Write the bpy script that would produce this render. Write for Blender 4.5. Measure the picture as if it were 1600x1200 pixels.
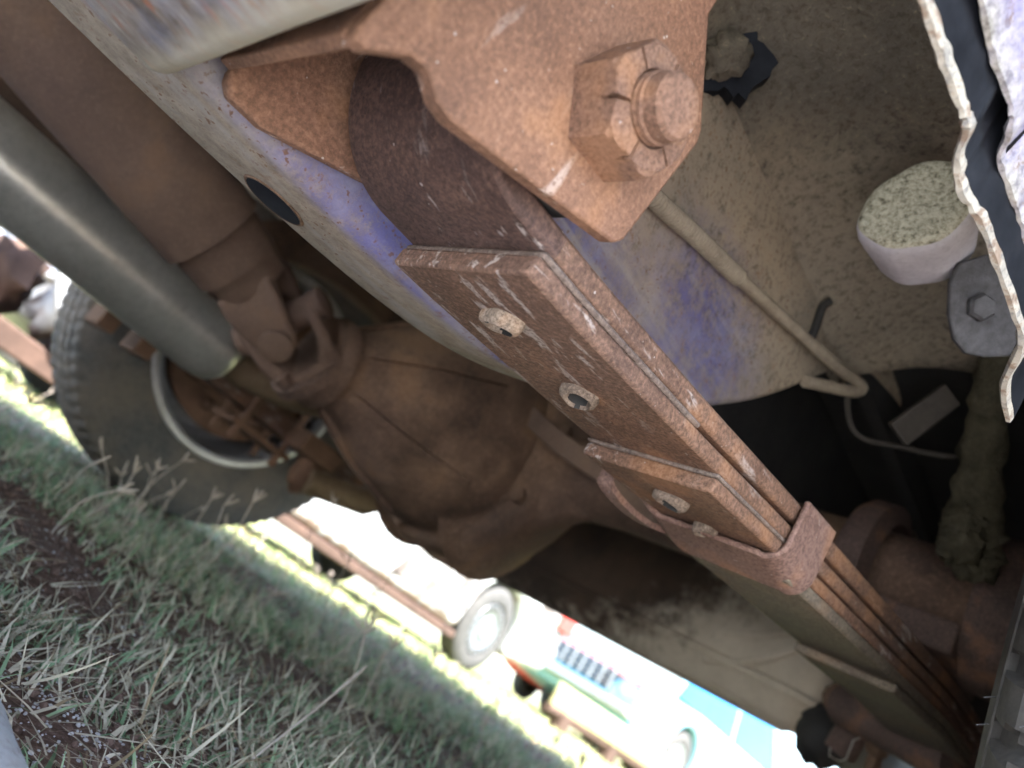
import bpy, bmesh, math, random
import numpy as np
from mathutils import Vector, Matrix
random.seed(7); RNG = np.random.default_rng(11)
for o in list(bpy.data.objects): bpy.data.objects.remove(o)
SC = bpy.context.scene; COL = SC.collection
rad = math.radians

# ---------------------------------------------------------------- camera
# X = outward from the truck's chassis, Y = towards the truck's tail, Z = up
CAMPOS = np.array([0.0, 0.0, 0.1]); F = 1200.0
a, p, r_ = rad(49.5), rad(18.0), rad(33.5)
FW = np.array([-math.sin(a)*math.cos(p), math.cos(a)*math.cos(p), math.sin(p)])
R0 = np.array([math.cos(a), math.sin(a), 0.0]); U0 = np.cross(R0, FW)
RT = R0*math.cos(r_) + U0*math.sin(r_); UP = -R0*math.sin(r_) + U0*math.cos(r_)
cam_d = bpy.data.cameras.new('camera'); cam = bpy.data.objects.new('camera', cam_d); COL.objects.link(cam)
cam.matrix_world = Matrix(((RT[0], UP[0], -FW[0], CAMPOS[0]), (RT[1], UP[1], -FW[1], CAMPOS[1]),
                           (RT[2], UP[2], -FW[2], CAMPOS[2]), (0, 0, 0, 1)))
cam_d.sensor_width = 36; cam_d.lens = 27; cam_d.clip_start = 0.01; cam_d.clip_end = 2000
cam_d.dof.use_dof = True; cam_d.dof.focus_distance = 0.285; cam_d.dof.aperture_fstop = 10.0
SC.camera = cam
def ray(px, py):
    return FW + RT*((px-800)/F) - UP*((py-600)/F)
def RX(px, py, x): q = ray(px, py); return CAMPOS + q*(x/q[0])
def RY(px, py, y): q = ray(px, py); return CAMPOS + q*(y/q[1])
def RZ(px, py, z): q = ray(px, py); return CAMPOS + q*((z-CAMPOS[2])/q[2])
def RD(px, py, d): return CAMPOS + ray(px, py)*d

# ---------------------------------------------------------------- light
SUN_EL, SUN_AZ = rad(60), rad(112)         # azimuth clockwise from +Y
w = bpy.data.worlds.new('World'); SC.world = w; w.use_nodes = True
nt = w.node_tree; nt.nodes.clear()
sky = nt.nodes.new('ShaderNodeTexSky'); sky.sky_type = 'NISHITA'; sky.sun_disc = False
sky.sun_elevation = SUN_EL; sky.sun_rotation = SUN_AZ; sky.dust_density = 1.5
bg = nt.nodes.new('ShaderNodeBackground'); bg.inputs[1].default_value = 0.125
ow = nt.nodes.new('ShaderNodeOutputWorld')
nt.links.new(sky.outputs[0], bg.inputs[0]); nt.links.new(bg.outputs[0], ow.inputs[0])
sd = bpy.data.lights.new('sun', 'SUN'); sd.energy = 4.3; sd.angle = rad(0.53); sd.color = (1, .97, .92)
sun = bpy.data.objects.new('sun', sd); COL.objects.link(sun)
sv = Vector((math.sin(SUN_AZ)*math.cos(SUN_EL), math.cos(SUN_AZ)*math.cos(SUN_EL), math.sin(SUN_EL)))
sun.rotation_euler = sv.to_track_quat('Z', 'Y').to_euler(); sun.location = (3, -2, 8)
vs = SC.view_settings; vs.view_transform = 'Standard'; vs.look = 'None'; vs.gamma = 1; vs.use_curve_mapping = False
vs.exposure = 3.2
SC.render.engine = 'CYCLES'
SC.cycles.use_adaptive_sampling = True; SC.cycles.adaptive_threshold = .025
SC.cycles.max_bounces = 7; SC.cycles.diffuse_bounces = 5; SC.cycles.glossy_bounces = 2; SC.cycles.transmission_bounces = 2

# ---------------------------------------------------------------- node helper
class Mat:
    def __init__(s, name):
        s.m = bpy.data.materials.new(name); s.m.use_nodes = True
        s.t = s.m.node_tree; s.b = s.t.nodes['Principled BSDF']; s.b.inputs['Roughness'].default_value = .85
        s.tc = s.t.nodes.new('ShaderNodeTexCoord'); s.P = s.tc.outputs['Object']
    def set(s, sock, v):
        if v is None: return
        if isinstance(v, bpy.types.NodeSocket): s.t.links.new(v, sock)
        else:
            if isinstance(v, tuple) and len(v) == 3 and len(sock.default_value) == 4: v = v+(1,)
            sock.default_value = v
    def bs(s, k, v): s.set(s.b.inputs[k], v)
    def map(s, scale, loc=(0, 0, 0), rot=(0, 0, 0)):
        n = s.t.nodes.new('ShaderNodeMapping'); n.inputs['Scale'].default_value = scale
        n.inputs['Location'].default_value = loc; n.inputs['Rotation'].default_value = rot
        s.t.links.new(s.P, n.inputs['Vector']); return n.outputs[0]
    def noise(s, scale, detail=4, rough=.6, vec=None, dist=0):
        n = s.t.nodes.new('ShaderNodeTexNoise'); n.inputs['Scale'].default_value = scale
        n.inputs['Detail'].default_value = detail; n.inputs['Roughness'].default_value = rough
        n.inputs['Distortion'].default_value = dist
        s.t.links.new(vec if vec is not None else s.P, n.inputs['Vector']); return n.outputs['Fac']
    def vor(s, scale, vec=None, out='Distance', feat='F1'):
        n = s.t.nodes.new('ShaderNodeTexVoronoi'); n.feature = feat; n.inputs['Scale'].default_value = scale
        s.t.links.new(vec if vec is not None else s.P, n.inputs['Vector']); return n.outputs[out]
    def ramp(s, fac, stops):
        n = s.t.nodes.new('ShaderNodeValToRGB'); e = n.color_ramp.elements
        while len(e) < len(stops): e.new(.5)
        for el, (q, c) in zip(e, stops):
            el.position = q; el.color = (c, c, c, 1) if not isinstance(c, tuple) else c+(1,)
        s.t.links.new(fac, n.inputs[0]); return n.outputs[0]
    def mix(s, fac, A, B, mode='MIX'):
        n = s.t.nodes.new('ShaderNodeMix'); n.data_type = 'RGBA'; n.blend_type = mode
        s.set(n.inputs[0], fac); s.set(n.inputs[6], A); s.set(n.inputs[7], B); return n.outputs[2]
    def mth(s, op, A, B=None, C=None):
        n = s.t.nodes.new('ShaderNodeMath'); n.operation = op
        s.set(n.inputs[0], A); s.set(n.inputs[1], B); s.set(n.inputs[2], C); return n.outputs[0]
    def near(s, pt, r0, r1, wob=0, wscale=30, sc=(1, 1, 1)):
        """1 inside radius r0 of a point of the surface, 0 beyond r1, ragged edge"""
        v = s.map(sc, tuple(-p_*k for p_, k in zip(pt, sc)))
        n = s.t.nodes.new('ShaderNodeVectorMath'); n.operation = 'LENGTH'; s.t.links.new(v, n.inputs[0])
        d = n.outputs['Value']
        if wob: d = s.mth('ADD', d, s.mth('MULTIPLY', s.mth('SUBTRACT', s.noise(wscale, 6, .7), .5), wob))
        m = s.t.nodes.new('ShaderNodeMapRange'); m.inputs[1].default_value = r0; m.inputs[2].default_value = r1
        m.inputs[3].default_value = 1; m.inputs[4].default_value = 0; m.interpolation_type = 'SMOOTHSTEP'
        s.t.links.new(d, m.inputs[0]); return m.outputs[0]
    def bump(s, h, strength=.5, dist=.001, nrm=None):
        n = s.t.nodes.new('ShaderNodeBump'); n.inputs['Strength'].default_value = strength
        n.inputs['Distance'].default_value = dist; s.t.links.new(h, n.inputs['Height'])
        if nrm is not None: s.t.links.new(nrm, n.inputs['Normal'])
        return n.outputs[0]
    def sep(s):
        n = s.t.nodes.new('ShaderNodeSeparateXYZ'); s.t.links.new(s.P, n.inputs[0]); return n.outputs

def rust(name, dark, mid, light, streak=None, streak_amt=.62, streak_col=(.42, .38, .36), sc=1.0, orange=(.33, .15, .06), bumpd=.0006, dirt=None, patch=(.13, .085, .075), spot=.85, sk=.85, lumpy=0):
    m = Mat(name)
    n1 = m.noise(22*sc, 3, .65); n2 = m.noise(520*sc, 4, .8); n0 = m.noise(7*sc, 2, .6)
    c = m.ramp(n1, [(.3, dark), (.5, mid), (.72, light)])
    c = m.mix(m.ramp(n0, [(.45, 0), (.68, .55)]), c, patch)
    c = m.mix(m.ramp(n2, [(.30, spot), (.58, 0)]), c, tuple(v*.30 for v in dark))
    c = m.mix(m.ramp(n2, [(.54, 0), (.70, .6)]), c, light)
    c = m.mix(m.mth('MULTIPLY', m.ramp(n1, [(.56, 0), (.66, 1)]), .3), c, orange)
    h = m.mth('ADD', m.mth('MULTIPLY', n2, .35), m.noise(34, 4, .6)) if lumpy else n2
    if streak:
        s1 = m.noise(1, 3, .65, m.map(streak))
        k = m.mth('MULTIPLY', m.ramp(s1, [(streak_amt, 0), (streak_amt+.08, 1)]), m.ramp(n0, [(.40, 0), (.50, 1)]))
        k = m.mth('MULTIPLY', k, m.ramp(n2, [(.40, .2), (.5, 1)]))
        c = m.mix(m.mth('MULTIPLY', k, sk), c, m.mix(m.ramp(n1, [(.5, 0), (.6, .7)]), streak_col, orange))
        sp = m.ramp(m.noise(430, 1, .5), [(.765, 0), (.79, .7)])
        c = m.mix(sp, c, streak_col)
    m.bs('Base Color', c); m.bs('Roughness', m.ramp(n1, [(.3, .68), (.7, .92)])); m.bs('Normal', m.bump(h, .9, bumpd))
    m.bs('Specular IOR Level', .3)
    return m.m

M = {}
M['hanger'] = rust('rust_orange', (.125, .065, .042), (.215, .112, .069), (.31, .17, .108), spot=.6, sk=.7, streak=(200, 95, 16), streak_amt=.64, streak_col=(.50, .44, .40), patch=(.185, .10, .075))
M['nut'] = rust('rust_nut', (.12, .065, .044), (.19, .105, .071), (.275, .16, .112), streak=(90, 120, 60), streak_amt=.64, sc=1.4, patch=(.17, .10, .075))
M['leaf'] = rust('rust_leaf_steel', (.105, .056, .037), (.175, .098, .064), (.25, .145, .098), sk=.75, streak=(170, 34, 170), streak_amt=.565, streak_col=(.40, .35, .325))
M['eye'] = rust('rust_spring_eye', (.055, .030, .025), (.09, .050, .039), (.135, .078, .058), sk=.7, streak=(150, 45, 45), streak_amt=.635, streak_col=(.40, .35, .33))
M['leaf_dusty'] = rust('dusty_leaf_steel', (.11, .085, .063), (.18, .145, .108), (.24, .20, .15), sc=.9, orange=(.22, .12, .06))
M['leaf_dark'] = rust('dark_leaf_steel', (.06, .04, .034), (.10, .066, .054), (.16, .10, .08))
M['liner'] = rust('zinc_liner', (.12, .085, .07), (.19, .145, .12), (.23, .20, .18), orange=(.24, .13, .08))
M['clip'] = rust('rust_clip', (.15, .085, .066), (.215, .13, .105), (.27, .17, .14), streak=(60, 60, 60), streak_amt=.68)
M['rivet'] = rust('grey_rivet', (.13, .095, .072), (.24, .185, .145), (.36, .29, .23), sc=1.4)
M['axle'] = rust('dusty_brown_iron', (.055, .033, .022), (.14, .084, .054), (.25, .16, .104), sc=.55, spot=.45, lumpy=1, bumpd=.006, orange=(.20, .10, .045))
M['shaft'] = rust('brown_shaft_steel', (.085, .054, .038), (.14, .090, .062), (.19, .128, .088), sc=.5, spot=.2, orange=(.20, .11, .06))
M['rubber_dark'] = None

def paint_rail():
    m = Mat('blue_painted_rail')
    n1 = m.noise(14, 5, .65); n2 = m.noise(150, 5, .75); n3 = m.noise(600, 3, .7)
    dust = m.ramp(n2, [(.3, (.15, .118, .09)), (.5, (.245, .20, .155)), (.7, (.34, .285, .225))])
    blue = m.ramp(m.noise(45, 5, .7), [(.32, (.05, .047, .16)), (.52, (.09, .09, .245)), (.72, (.21, .21, .30))])
    k1 = m.near((-.25, .17, .235), .03, .125, .05, 60, (1, .62, 1))
    k2 = m.near((-.25, .312, .322), .015, .090, .05, 70, (1, .8, 1.1))
    k = m.mth('MAXIMUM', k1, k2)
    x = m.sep()
    face = m.ramp(m.mth('MULTIPLY', m.mth('ADD', x[0], 1.0), 1), [(.741, 0), (.7445, 1)])     # outer web only; the bottom flange is worn to dust
    k = m.mth('MULTIPLY', k, face)
    k = m.mth('MULTIPLY', k, m.ramp(m.noise(90, 6, .85), [(.30, .25), (.56, .92)]))
    c = m.mix(k, dust, blue)
    c = m.mix(m.ramp(m.noise(1, 3, .6, m.map((90, 12, 90))), [(.5, 0), (.68, .55)]), c, (.30, .28, .265))
    up = m.ramp(m.mth('ADD', x[2], m.mth('MULTIPLY', n1, .06)), [(.30, 0), (.37, 1)])
    sandy = m.ramp(m.noise(9, 4, .6), [(.3, (.18, .157, .125)), (.5, (.285, .232, .17)), (.7, (.385, .305, .21))])
    c = m.mix(m.mth('MULTIPLY', up, m.mth('SUBTRACT', 1.0, k)), c, sandy)
    c = m.mix(m.mth('MULTIPLY', up, m.ramp(m.noise(190, 5, .8), [(.34, .75), (.50, 0)])), c, (.06, .047, .035))
    sp = m.ramp(m.noise(300, 2, .6), [(.6, 0), (.68, .85)])
    c = m.mix(m.mth('MULTIPLY', sp, m.ramp(n1, [(.4, 0), (.6, 1)])), c, (.115, .05, .022))
    c = m.mix(m.ramp(m.noise(95, 5, .8), [(.58, 0), (.7, .7)]), c, (.17, .085, .04))
    m.bs('Base Color', c); m.bs('Roughness', .78)
    m.bs('Normal', m.bump(n2, .6, .0008)); m.bs('Specular IOR Level', .35)
    return m.m
M['rail'] = paint_rail()

def streaky_steel():
    m = Mat('scraped_sill_steel')
    s = m.noise(1, 5, .7, m.map((130, 38, 130), rot=(0, 0, .12))); s2 = m.noise(1, 4, .7, m.map((230, 38, 230), rot=(0, 0, .12)))
    n1 = m.noise(25, 5, .7); n2 = m.noise(200, 4, .7)
    c = m.ramp(s, [(.34, (.07, .055, .046)), (.48, (.145, .118, .10)), (.58, (.22, .195, .175)), (.70, (.36, .34, .32))])
    c = m.mix(m.ramp(s2, [(.55, 0), (.62, .8)]), c, (.24, .085, .04))
    c = m.mix(m.ramp(n1, [(.5, 0), (.68, .6)]), c, (.20, .22, .31))
    c = m.mix(m.ramp(n2, [(.6, 0), (.7, .6)]), c, (.10, .075, .06))
    sp = m.sep()
    lip = m.ramp(m.mth('ADD', sp[1], m.mth('MULTIPLY', m.noise(60, 4, .7), .012)), [(.028, 0), (.036, .75)])
    c = m.mix(lip, c, (.42, .38, .30))
    m.bs('Base Color', c); m.bs('Roughness', .6); m.bs('Metallic', .15)
    m.bs('Normal', m.bump(m.mth('ADD', s, m.mth('MULTIPLY', n2, .6)), .4, .0008)); return m.m
M['sill'] = streaky_steel()

def undercoat():
    m = Mat('sandy_undercoat')
    n1 = m.noise(9, 4, .6); n2 = m.noise(190, 5, .8); n3 = m.vor(210)
    c = m.ramp(n1, [(.3, (.18, .157, .125)), (.5, (.285, .232, .17)), (.7, (.385, .305, .21))])
    k2 = m.near((-.25, .312, .322), .015, .090, .05, 70, (1, .8, 1.1))
    c = m.mix(m.mth('MULTIPLY', k2, m.ramp(m.noise(90, 6, .85), [(.30, .25), (.56, .92)])), c, (.085, .075, .21))
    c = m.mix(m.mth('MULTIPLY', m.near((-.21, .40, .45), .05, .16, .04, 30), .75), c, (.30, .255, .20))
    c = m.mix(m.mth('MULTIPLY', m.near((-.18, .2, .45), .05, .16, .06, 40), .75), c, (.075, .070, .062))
    c = m.mix(m.ramp(n2, [(.34, .75), (.50, 0)]), c, (.06, .047, .035))
    c = m.mix(m.ramp(n2, [(.58, 0), (.7, .45)]), c, (.36, .29, .20))
    m.bs('Base Color', c); m.bs('Roughness', .93); m.bs('Specular IOR Level', .2)
    m.bs('Normal', m.bump(n2, 1.0, .003)); return m.m
M['undercoat'] = undercoat()

def simple(name, c1, c2, scale=20, rough=.8, metal=0, bump=.3, bd=.001, spec=.4):
    m = Mat(name); n = m.noise(scale, 5, .65); n2 = m.noise(scale*9, 3, .7)
    c = m.ramp(n, [(.3, c1), (.7, c2)]); c = m.mix(m.ramp(n2, [(.45, 0), (.75, .35)]), c, tuple(v*.55 for v in c1))
    m.bs('Base Color', c); m.bs('Roughness', rough); m.bs('Metallic', metal); m.bs('Specular IOR Level', spec)
    if bump: m.bs('Normal', m.bump(m.mth('ADD', n, n2), bump, bd))
    return m.m
M['muffler'] = simple('aluminised_muffler', (.44, .435, .40), (.60, .59, .55), 14, .31, .68, .3)
M['pipe'] = simple('brown_exhaust_pipe', (.13, .085, .05), (.22, .16, .10), 12, .6, .3)
M['under_dark'] = simple('dark_underbody', (.03, .027, .025), (.06, .052, .045), 6, .9, 0, .4, .003)
M['bed'] = simple('dusty_bed_floor', (.30, .25, .19), (.42, .36, .28), 6, .9, 0, .4, .003)
M['black'] = simple('near_black', (.012, .012, .013), (.03, .028, .026), 20, .8)  # even near-black tone shared by rubber, seams and dark sheets
mz = Mat('shade_black'); mz.bs('Base Color', mz.ramp(mz.noise(40, 4, .7), [(.3, (.006, .007, .010)), (.7, (.018, .020, .026))])); mz.bs('Roughness', .7); mz.bs('Specular IOR Level', .1); M['shade_paint'] = mz.m  # dark colour standing in for shade on the panel face and in holes
M['bracket'] = simple('grey_bracket_steel', (.045, .043, .045), (.12, .12, .13), 110, .7, .2)
M['mud'] = simple('caked_mud', (.07, .062, .042), (.15, .132, .088), 70, .95, 0, .9, .006, .15)
M['line'] = simple('dusty_brake_line', (.20, .16, .115), (.33, .275, .205), 90, .85)
M['tab'] = simple('dusty_tab', (.04, .035, .03), (.075, .064, .054), 60, .85)
M['beige'] = simple('beige_dust', (.36, .30, .22), (.46, .395, .30), 30, .9, 0, .4)
M['drum'] = simple('rusty_drum', (.10, .055, .035), (.19, .105, .065), 30, .85, 0, .6)
M['wire'] = simple('bare_wire', (.35, .33, .30), (.5, .48, .45), 60, .45, .6)

def lip_mat():
    m = Mat('torn_panel_edge'); n = m.noise(60, 5, .7); n2 = m.noise(300, 4, .7)
    c = m.ramp(n, [(.3, (.20, .195, .185)), (.5, (.36, .335, .29)), (.7, (.46, .42, .35))])
    c = m.mix(m.ramp(n2, [(.5, 0), (.66, .75)]), c, (.10, .10, .11))
    c = m.mix(m.ramp(m.noise(120, 4, .7), [(.52, 0), (.6, .7)]), c, (.15, .085, .05))
    m.bs('Base Color', c); m.bs('Roughness', .75); m.bs('Normal', m.bump(n2, .5, .0006)); return m.m
M['lip'] = lip_mat()
def violet_mat():
    m = Mat('violet_body_paint'); n = m.noise(40, 5, .7); n2 = m.noise(220, 4, .75)
    s = m.sep()
    c = m.ramp(n2, [(.35, (.18, .17, .36)), (.65, (.27, .25, .50))])
    k = m.ramp(m.mth('ADD', s[2], m.mth('MULTIPLY', n, .03)), [(.313, 1), (.335, 0)])
    c = m.mix(k, c, m.ramp(n2, [(.35, (.12, .11, .10)), (.5, (.30, .285, .265)), (.65, (.42, .40, .37))]))
    c = m.mix(m.ramp(m.noise(90, 5, .8), [(.58, 0), (.66, .8)]), c, (.16, .10, .065))
    m.bs('Base Color', c); m.bs('Roughness', .45); m.bs('Normal', m.bump(n2, .3, .0006)); return m.m
M['violet'] = violet_mat()

def tank_mat():
    m = Mat('dusty_fuel_tank'); n = m.noise(30, 5, .7); n2 = m.noise(240, 4, .7)
    c = m.ramp(n, [(.3, (.50, .43, .33)), (.7, (.62, .545, .43))])
    stain = m.near((-.92, 1.05, .42), .24, .33, .22, 34, (.72, 1, 1.35))
    dk = m.ramp(m.noise(8, 4, .6), [(.35, (.030, .022, .017)), (.65, (.10, .064, .042))])
    c = m.mix(stain, c, dk)
    c = m.mix(m.ramp(n2, [(.5, 0), (.75, .3)]), c, (.12, .085, .055))
    m.bs('Base Color', c); m.bs('Roughness', .85); m.bs('Normal', m.bump(m.mth('ADD', n, n2), .3, .001)); return m.m
M['tank'] = tank_mat()

def tyre_mat(name, dust=.5, kk=1.0):
    m = Mat(name); n = m.noise(11, 4, .65); n2 = m.noise(140, 4, .7)
    c = m.ramp(n2, [(.35, (.055*kk, .055*kk, .056*kk)), (.7, (.11*kk, .107*kk, .103*kk))])
    c = m.mix(m.mth('MULTIPLY', m.ramp(n, [(.35, 0), (.7, 1)]), dust), c, (.17, .14, .115))
    m.bs('Base Color', c); m.bs('Roughness', .78); m.bs('Specular IOR Level', .35); m.bs('Normal', m.bump(n2, .35, .0008)); return m.m
M['tyre_far'] = tyre_mat('dusty_tyre', .9); M['tyre_near'] = tyre_mat('black_tyre', .12, .6)
M['rim'] = simple('dusty_silver_rim', (.40, .40, .42), (.62, .63, .67), 14, .3, .5, .05)
M['tread_dust'] = simple('worn_tread', (.10, .075, .062), (.16, .12, .10), 60, .9)

# ---------------------------------------------------------------- mesh helpers
def link(name, me, mat, parent=None, smooth=False, bevel=0, seg=2, ang=35):
    o = bpy.data.objects.new(name, me); COL.objects.link(o)
    if mat is not None:
        for q in (mat if isinstance(mat, (list, tuple)) else [mat]): me.materials.append(q)
    if parent is not None:
        o.parent = parent; o.matrix_parent_inverse = PINV[parent.name]
        PINV[o.name] = Matrix.Identity(4)
        if parent.type == 'MESH': o.matrix_parent_inverse = Matrix.Identity(4)
    if smooth:
        me.polygons.foreach_set('use_smooth', [True]*len(me.polygons))
        try: me.set_sharp_from_angle(angle=rad(ang))
        except Exception: pass
    if bevel:
        md = o.modifiers.new('bevel', 'BEVEL'); md.width = bevel; md.segments = seg; md.limit_method = 'ANGLE'; md.angle_limit = rad(30)
        md.harden_normals = False
    return o
PINV = {}
def mk(name, v, f, mat, parent=None, **k):
    me = bpy.data.meshes.new(name); me.from_pydata([tuple(map(float, q)) for q in v], [], f); me.validate(); me.update()
    bm = bmesh.new(); bm.from_mesh(me); bmesh.ops.recalc_face_normals(bm, faces=bm.faces); bm.to_mesh(me); bm.free()
    return link(name, me, mat, parent, **k)
def thing(name, base, label, cat, group=None):
    o = bpy.data.objects.new(name, None); COL.objects.link(o); o.location = base; o.empty_display_size = .1
    o['label'] = label; o['category'] = cat
    if group: o['group'] = group
    PINV[o.name] = Matrix.Translation(Vector(base)).inverted()
    return o
def tag(o, label=None, cat=None, group=None, kind=None):
    for k, v in (('label', label), ('category', cat), ('group', group), ('kind', kind)):
        if v: o[k] = v
    return o
class G:
    """collects pieces of ONE part"""
    def __init__(s): s.v = []; s.f = []
    def add(s, v, f):
        n = len(s.v); s.v += [np.asarray(q, float) for q in v]; s.f += [tuple(i+n for i in q) for q in f]; return s
    def box(s, lo, hi):
        x0, y0, z0 = lo; x1, y1, z1 = hi
        return s.add([(x0, y0, z0), (x1, y0, z0), (x1, y1, z0), (x0, y1, z0), (x0, y0, z1), (x1, y0, z1), (x1, y1, z1), (x0, y1, z1)],
                     [(0, 3, 2, 1), (4, 5, 6, 7), (0, 1, 5, 4), (1, 2, 6, 5), (2, 3, 7, 6), (3, 0, 4, 7)])
    def rings(s, R, closed=True, caps=True):
        n = len(R[0]); v = [q for g in R for q in g]; f = []
        for i in range(len(R)-1):
            for j in range(n if closed else n-1):
                k = (j+1) % n; f.append((i*n+j, i*n+k, (i+1)*n+k, (i+1)*n+j))
        if caps and closed: f.append(tuple(range(n-1, -1, -1))); f.append(tuple((len(R)-1)*n+j for j in range(n)))
        return s.add(v, f)
    def prism(s, pts, fn, t0, t1):
        return s.rings([[fn(q, t0) for q in pts], [fn(q, t1) for q in pts]])
    def tube(s, path, rr, n=14, caps=True, wob=0):
        P = [np.asarray(q, float) for q in path]; R = []
        rr = rr if isinstance(rr, (list, tuple, np.ndarray)) else [rr]*len(P)
        up = np.array([0.13, .21, .97]); prev = None
        for i, q in enumerate(P):
            t = P[min(i+1, len(P)-1)]-P[max(i-1, 0)]; t /= np.linalg.norm(t)+1e-12
            u = (up - t*(up@t)) if prev is None else prev - t*(prev@t)
            if np.linalg.norm(u) < 1e-4: u = np.cross(t, (1, 0, 0))
            u /= np.linalg.norm(u); prev = u; v = np.cross(t, u)
            R.append([q + (u*math.cos(z)+v*math.sin(z))*rr[i]*(1+wob*(RNG.random()-.5)) for z in np.arange(n)*2*math.pi/n])
        return s.rings(R, True, caps)
    def lathe(s, prof, c, ax, n=40, caps=False, a0=0, flat=None):
        """prof: (along axis, radius)"""
        ax = np.asarray(ax, float); ax /= np.linalg.norm(ax); c = np.asarray(c, float)
        u = np.cross(ax, (0, 0, 1.)) if abs(ax[2]) < .9 else np.cross(ax, (1., 0, 0)); u /= np.linalg.norm(u); v = np.cross(ax, u)
        R = [[c+ax*h+(u*math.cos(z+a0)+v*math.sin(z+a0))*max(rr, 1e-4) for z in np.arange(n)*2*math.pi/n] for h, rr in prof]
        return s.rings(R, True, caps)
    def build(s, name, mat, parent=None, **k): return mk(name, s.v, s.f, mat, parent, **k)
def YZ(x): return lambda q, t: (x+t, q[0], q[1])
def smoothpath(pts, n=8):
    P = [np.asarray(q, float) for q in pts]; out = []
    for i in range(len(P)-1):
        p0 = P[max(i-1, 0)]; p1 = P[i]; p2 = P[i+1]; p3 = P[min(i+2, len(P)-1)]
        for k in range(n):
            t = k/n; out.append(.5*((2*p1)+(-p0+p2)*t+(2*p0-5*p1+4*p2-p3)*t*t+(-p0+3*p1-3*p2+p3)*t**3))
    out.append(P[-1]); return out
def interp(x, xs, ys): return float(np.interp(x, xs, ys))

# value noise for layout
_g = RNG.random((256, 256))
def vnoise(x, y, s):
    x = np.asarray(x)*s+100.3; y = np.asarray(y)*s+77.7; i = np.floor(x).astype(int); j = np.floor(y).astype(int); fx = x-i; fy = y-j
    fx = fx*fx*(3-2*fx); fy = fy*fy*(3-2*fy)
    q = lambda a_, b_: _g[a_ % 256, b_ % 256]
    return (q(i, j)*(1-fx)+q(i+1, j)*fx)*(1-fy)+(q(i, j+1)*(1-fx)+q(i+1, j+1)*fx)*fy

# ================================================================ GROUND
def gh(x, y):
    d = np.hypot(x, y); fade = np.clip(1-(d-2.5)/3, 0, 1)
    return ((vnoise(x, y, 3)-.5)*.02+(vnoise(x, y, 14)-.5)*.008+(vnoise(x, y, 45)-.5)*.004)*fade-.004
def ground():
    ax = np.concatenate([-np.geomspace(400, 3.6, 22), np.linspace(-3.5, -1.2, 70), np.linspace(-1.18, .5, 150), np.geomspace(.6, 400, 26)])
    ay = np.concatenate([-np.geomspace(400, .5, 22), np.linspace(-.4, 1.1, 140), np.linspace(1.12, 3.2, 60), np.geomspace(3.4, 400, 24)])
    X, Y = np.meshgrid(ax, ay); Z = gh(X, Y); nx = len(ax)
    v = np.stack([X.ravel(), Y.ravel(), Z.ravel()], 1)
    f = [(j*nx+i, j*nx+i+1, (j+1)*nx+i+1, (j+1)*nx+i) for j in range(len(ay)-1) for i in range(nx-1)]
    m = Mat('red_soil'); n = m.noise(5, 4, .6); n2 = m.noise(120, 5, .8); n3 = m.noise(700, 3, .7); vo = m.vor(380)
    c = m.ramp(n2, [(.3, (.06, .036, .027)), (.5, (.14, .085, .063)), (.7, (.23, .155, .12))])
    c = m.mix(m.ramp(vo, [(.12, .8), (.2, 0)]), c, m.ramp(n3, [(.4, (.14, .09, .07)), (.6, (.36, .31, .28))]))
    s = m.sep(); far = m.near((-.6, .5, 0), 1.3, 3.2, .6, 3)
    c = m.mix(far, m.ramp(n2, [(.35, (.10, .12, .045)), (.65, (.24, .24, .11))]), c)
    m.bs('Base Color', c); m.bs('Roughness', .95); m.bs('Specular IOR Level', .2)
    m.bs('Normal', m.bump(m.mth('ADD', n2, m.mth('MULTIPLY', n3, .5)), .9, .003))
    o = mk('ground', v, f, m.m, smooth=True, ang=180); tag(o, kind='structure')
ground()

# concrete kerb crossing under the truck's edge, near the lens
def kerb():
    m = Mat('kerb_concrete'); n = m.noise(20, 5, .7); n2 = m.noise(260, 5, .8)
    c = m.ramp(n, [(.35, (.30, .32, .345)), (.65, (.42, .43, .44))]); c = m.mix(m.ramp(n2, [(.5, 0), (.7, .7)]), c, (.20, .16, .14))
    c = m.mix(m.ramp(m.noise(60, 5, .8), [(.58, 0), (.68, .6)]), c, (.14, .10, .085))
    m.bs('Base Color', c); m.bs('Roughness', .9); m.bs('Normal', m.bump(n2, .7, .0015))
    prof = [(-.03, -.05), (.128, -.05), (.131, -.005), (.128, .006), (.121, .013), (.11, .017), (.05, .019), (-.03, .019)]
    R = []
    for i, x in enumerate(np.linspace(-1.25, .9, 120)):
        R.append([(x, y+(vnoise(x, 3.1, 20)-.5)*.012*(y > .1)+(x+.25)*.10*(y > .1), z+(vnoise(x, y, 40)-.5)*.003*(z > 0)) for y, z in prof])
    t = G().rings(R).build('kerb', m.m, smooth=True, ang=40)
    tag(t, 'pale weathered concrete kerb edge in the bottom left corner beside the soil', 'kerb')
kerb()
# unseen pale slab added to bounce sunlight under the truck, in front of the kerb, behind the photographer
dm = Mat('bounce_concrete'); dn = dm.noise(3, 5, .7); dm.bs('Base Color', dm.ramp(dn, [(.35, (.45, .45, .45)), (.65, (.55, .55, .54))])); dm.bs('Roughness', .9); dm.bs('Normal', dm.bump(dm.noise(160, 4, .7), .6, .002))
tag(G().box((-14, -9, -.06), (14, -.034, .012)).build('bounce_slab', dm.m), kind='structure')

# ================================================================ TRUCK
TR = thing('pickup_truck', (-.78, .69, 0), 'rusty violet truck seen from below, its leaf spring and rear axle filling the frame', 'truck')

AY, AZ = .69, .345       # rear axle line
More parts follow.
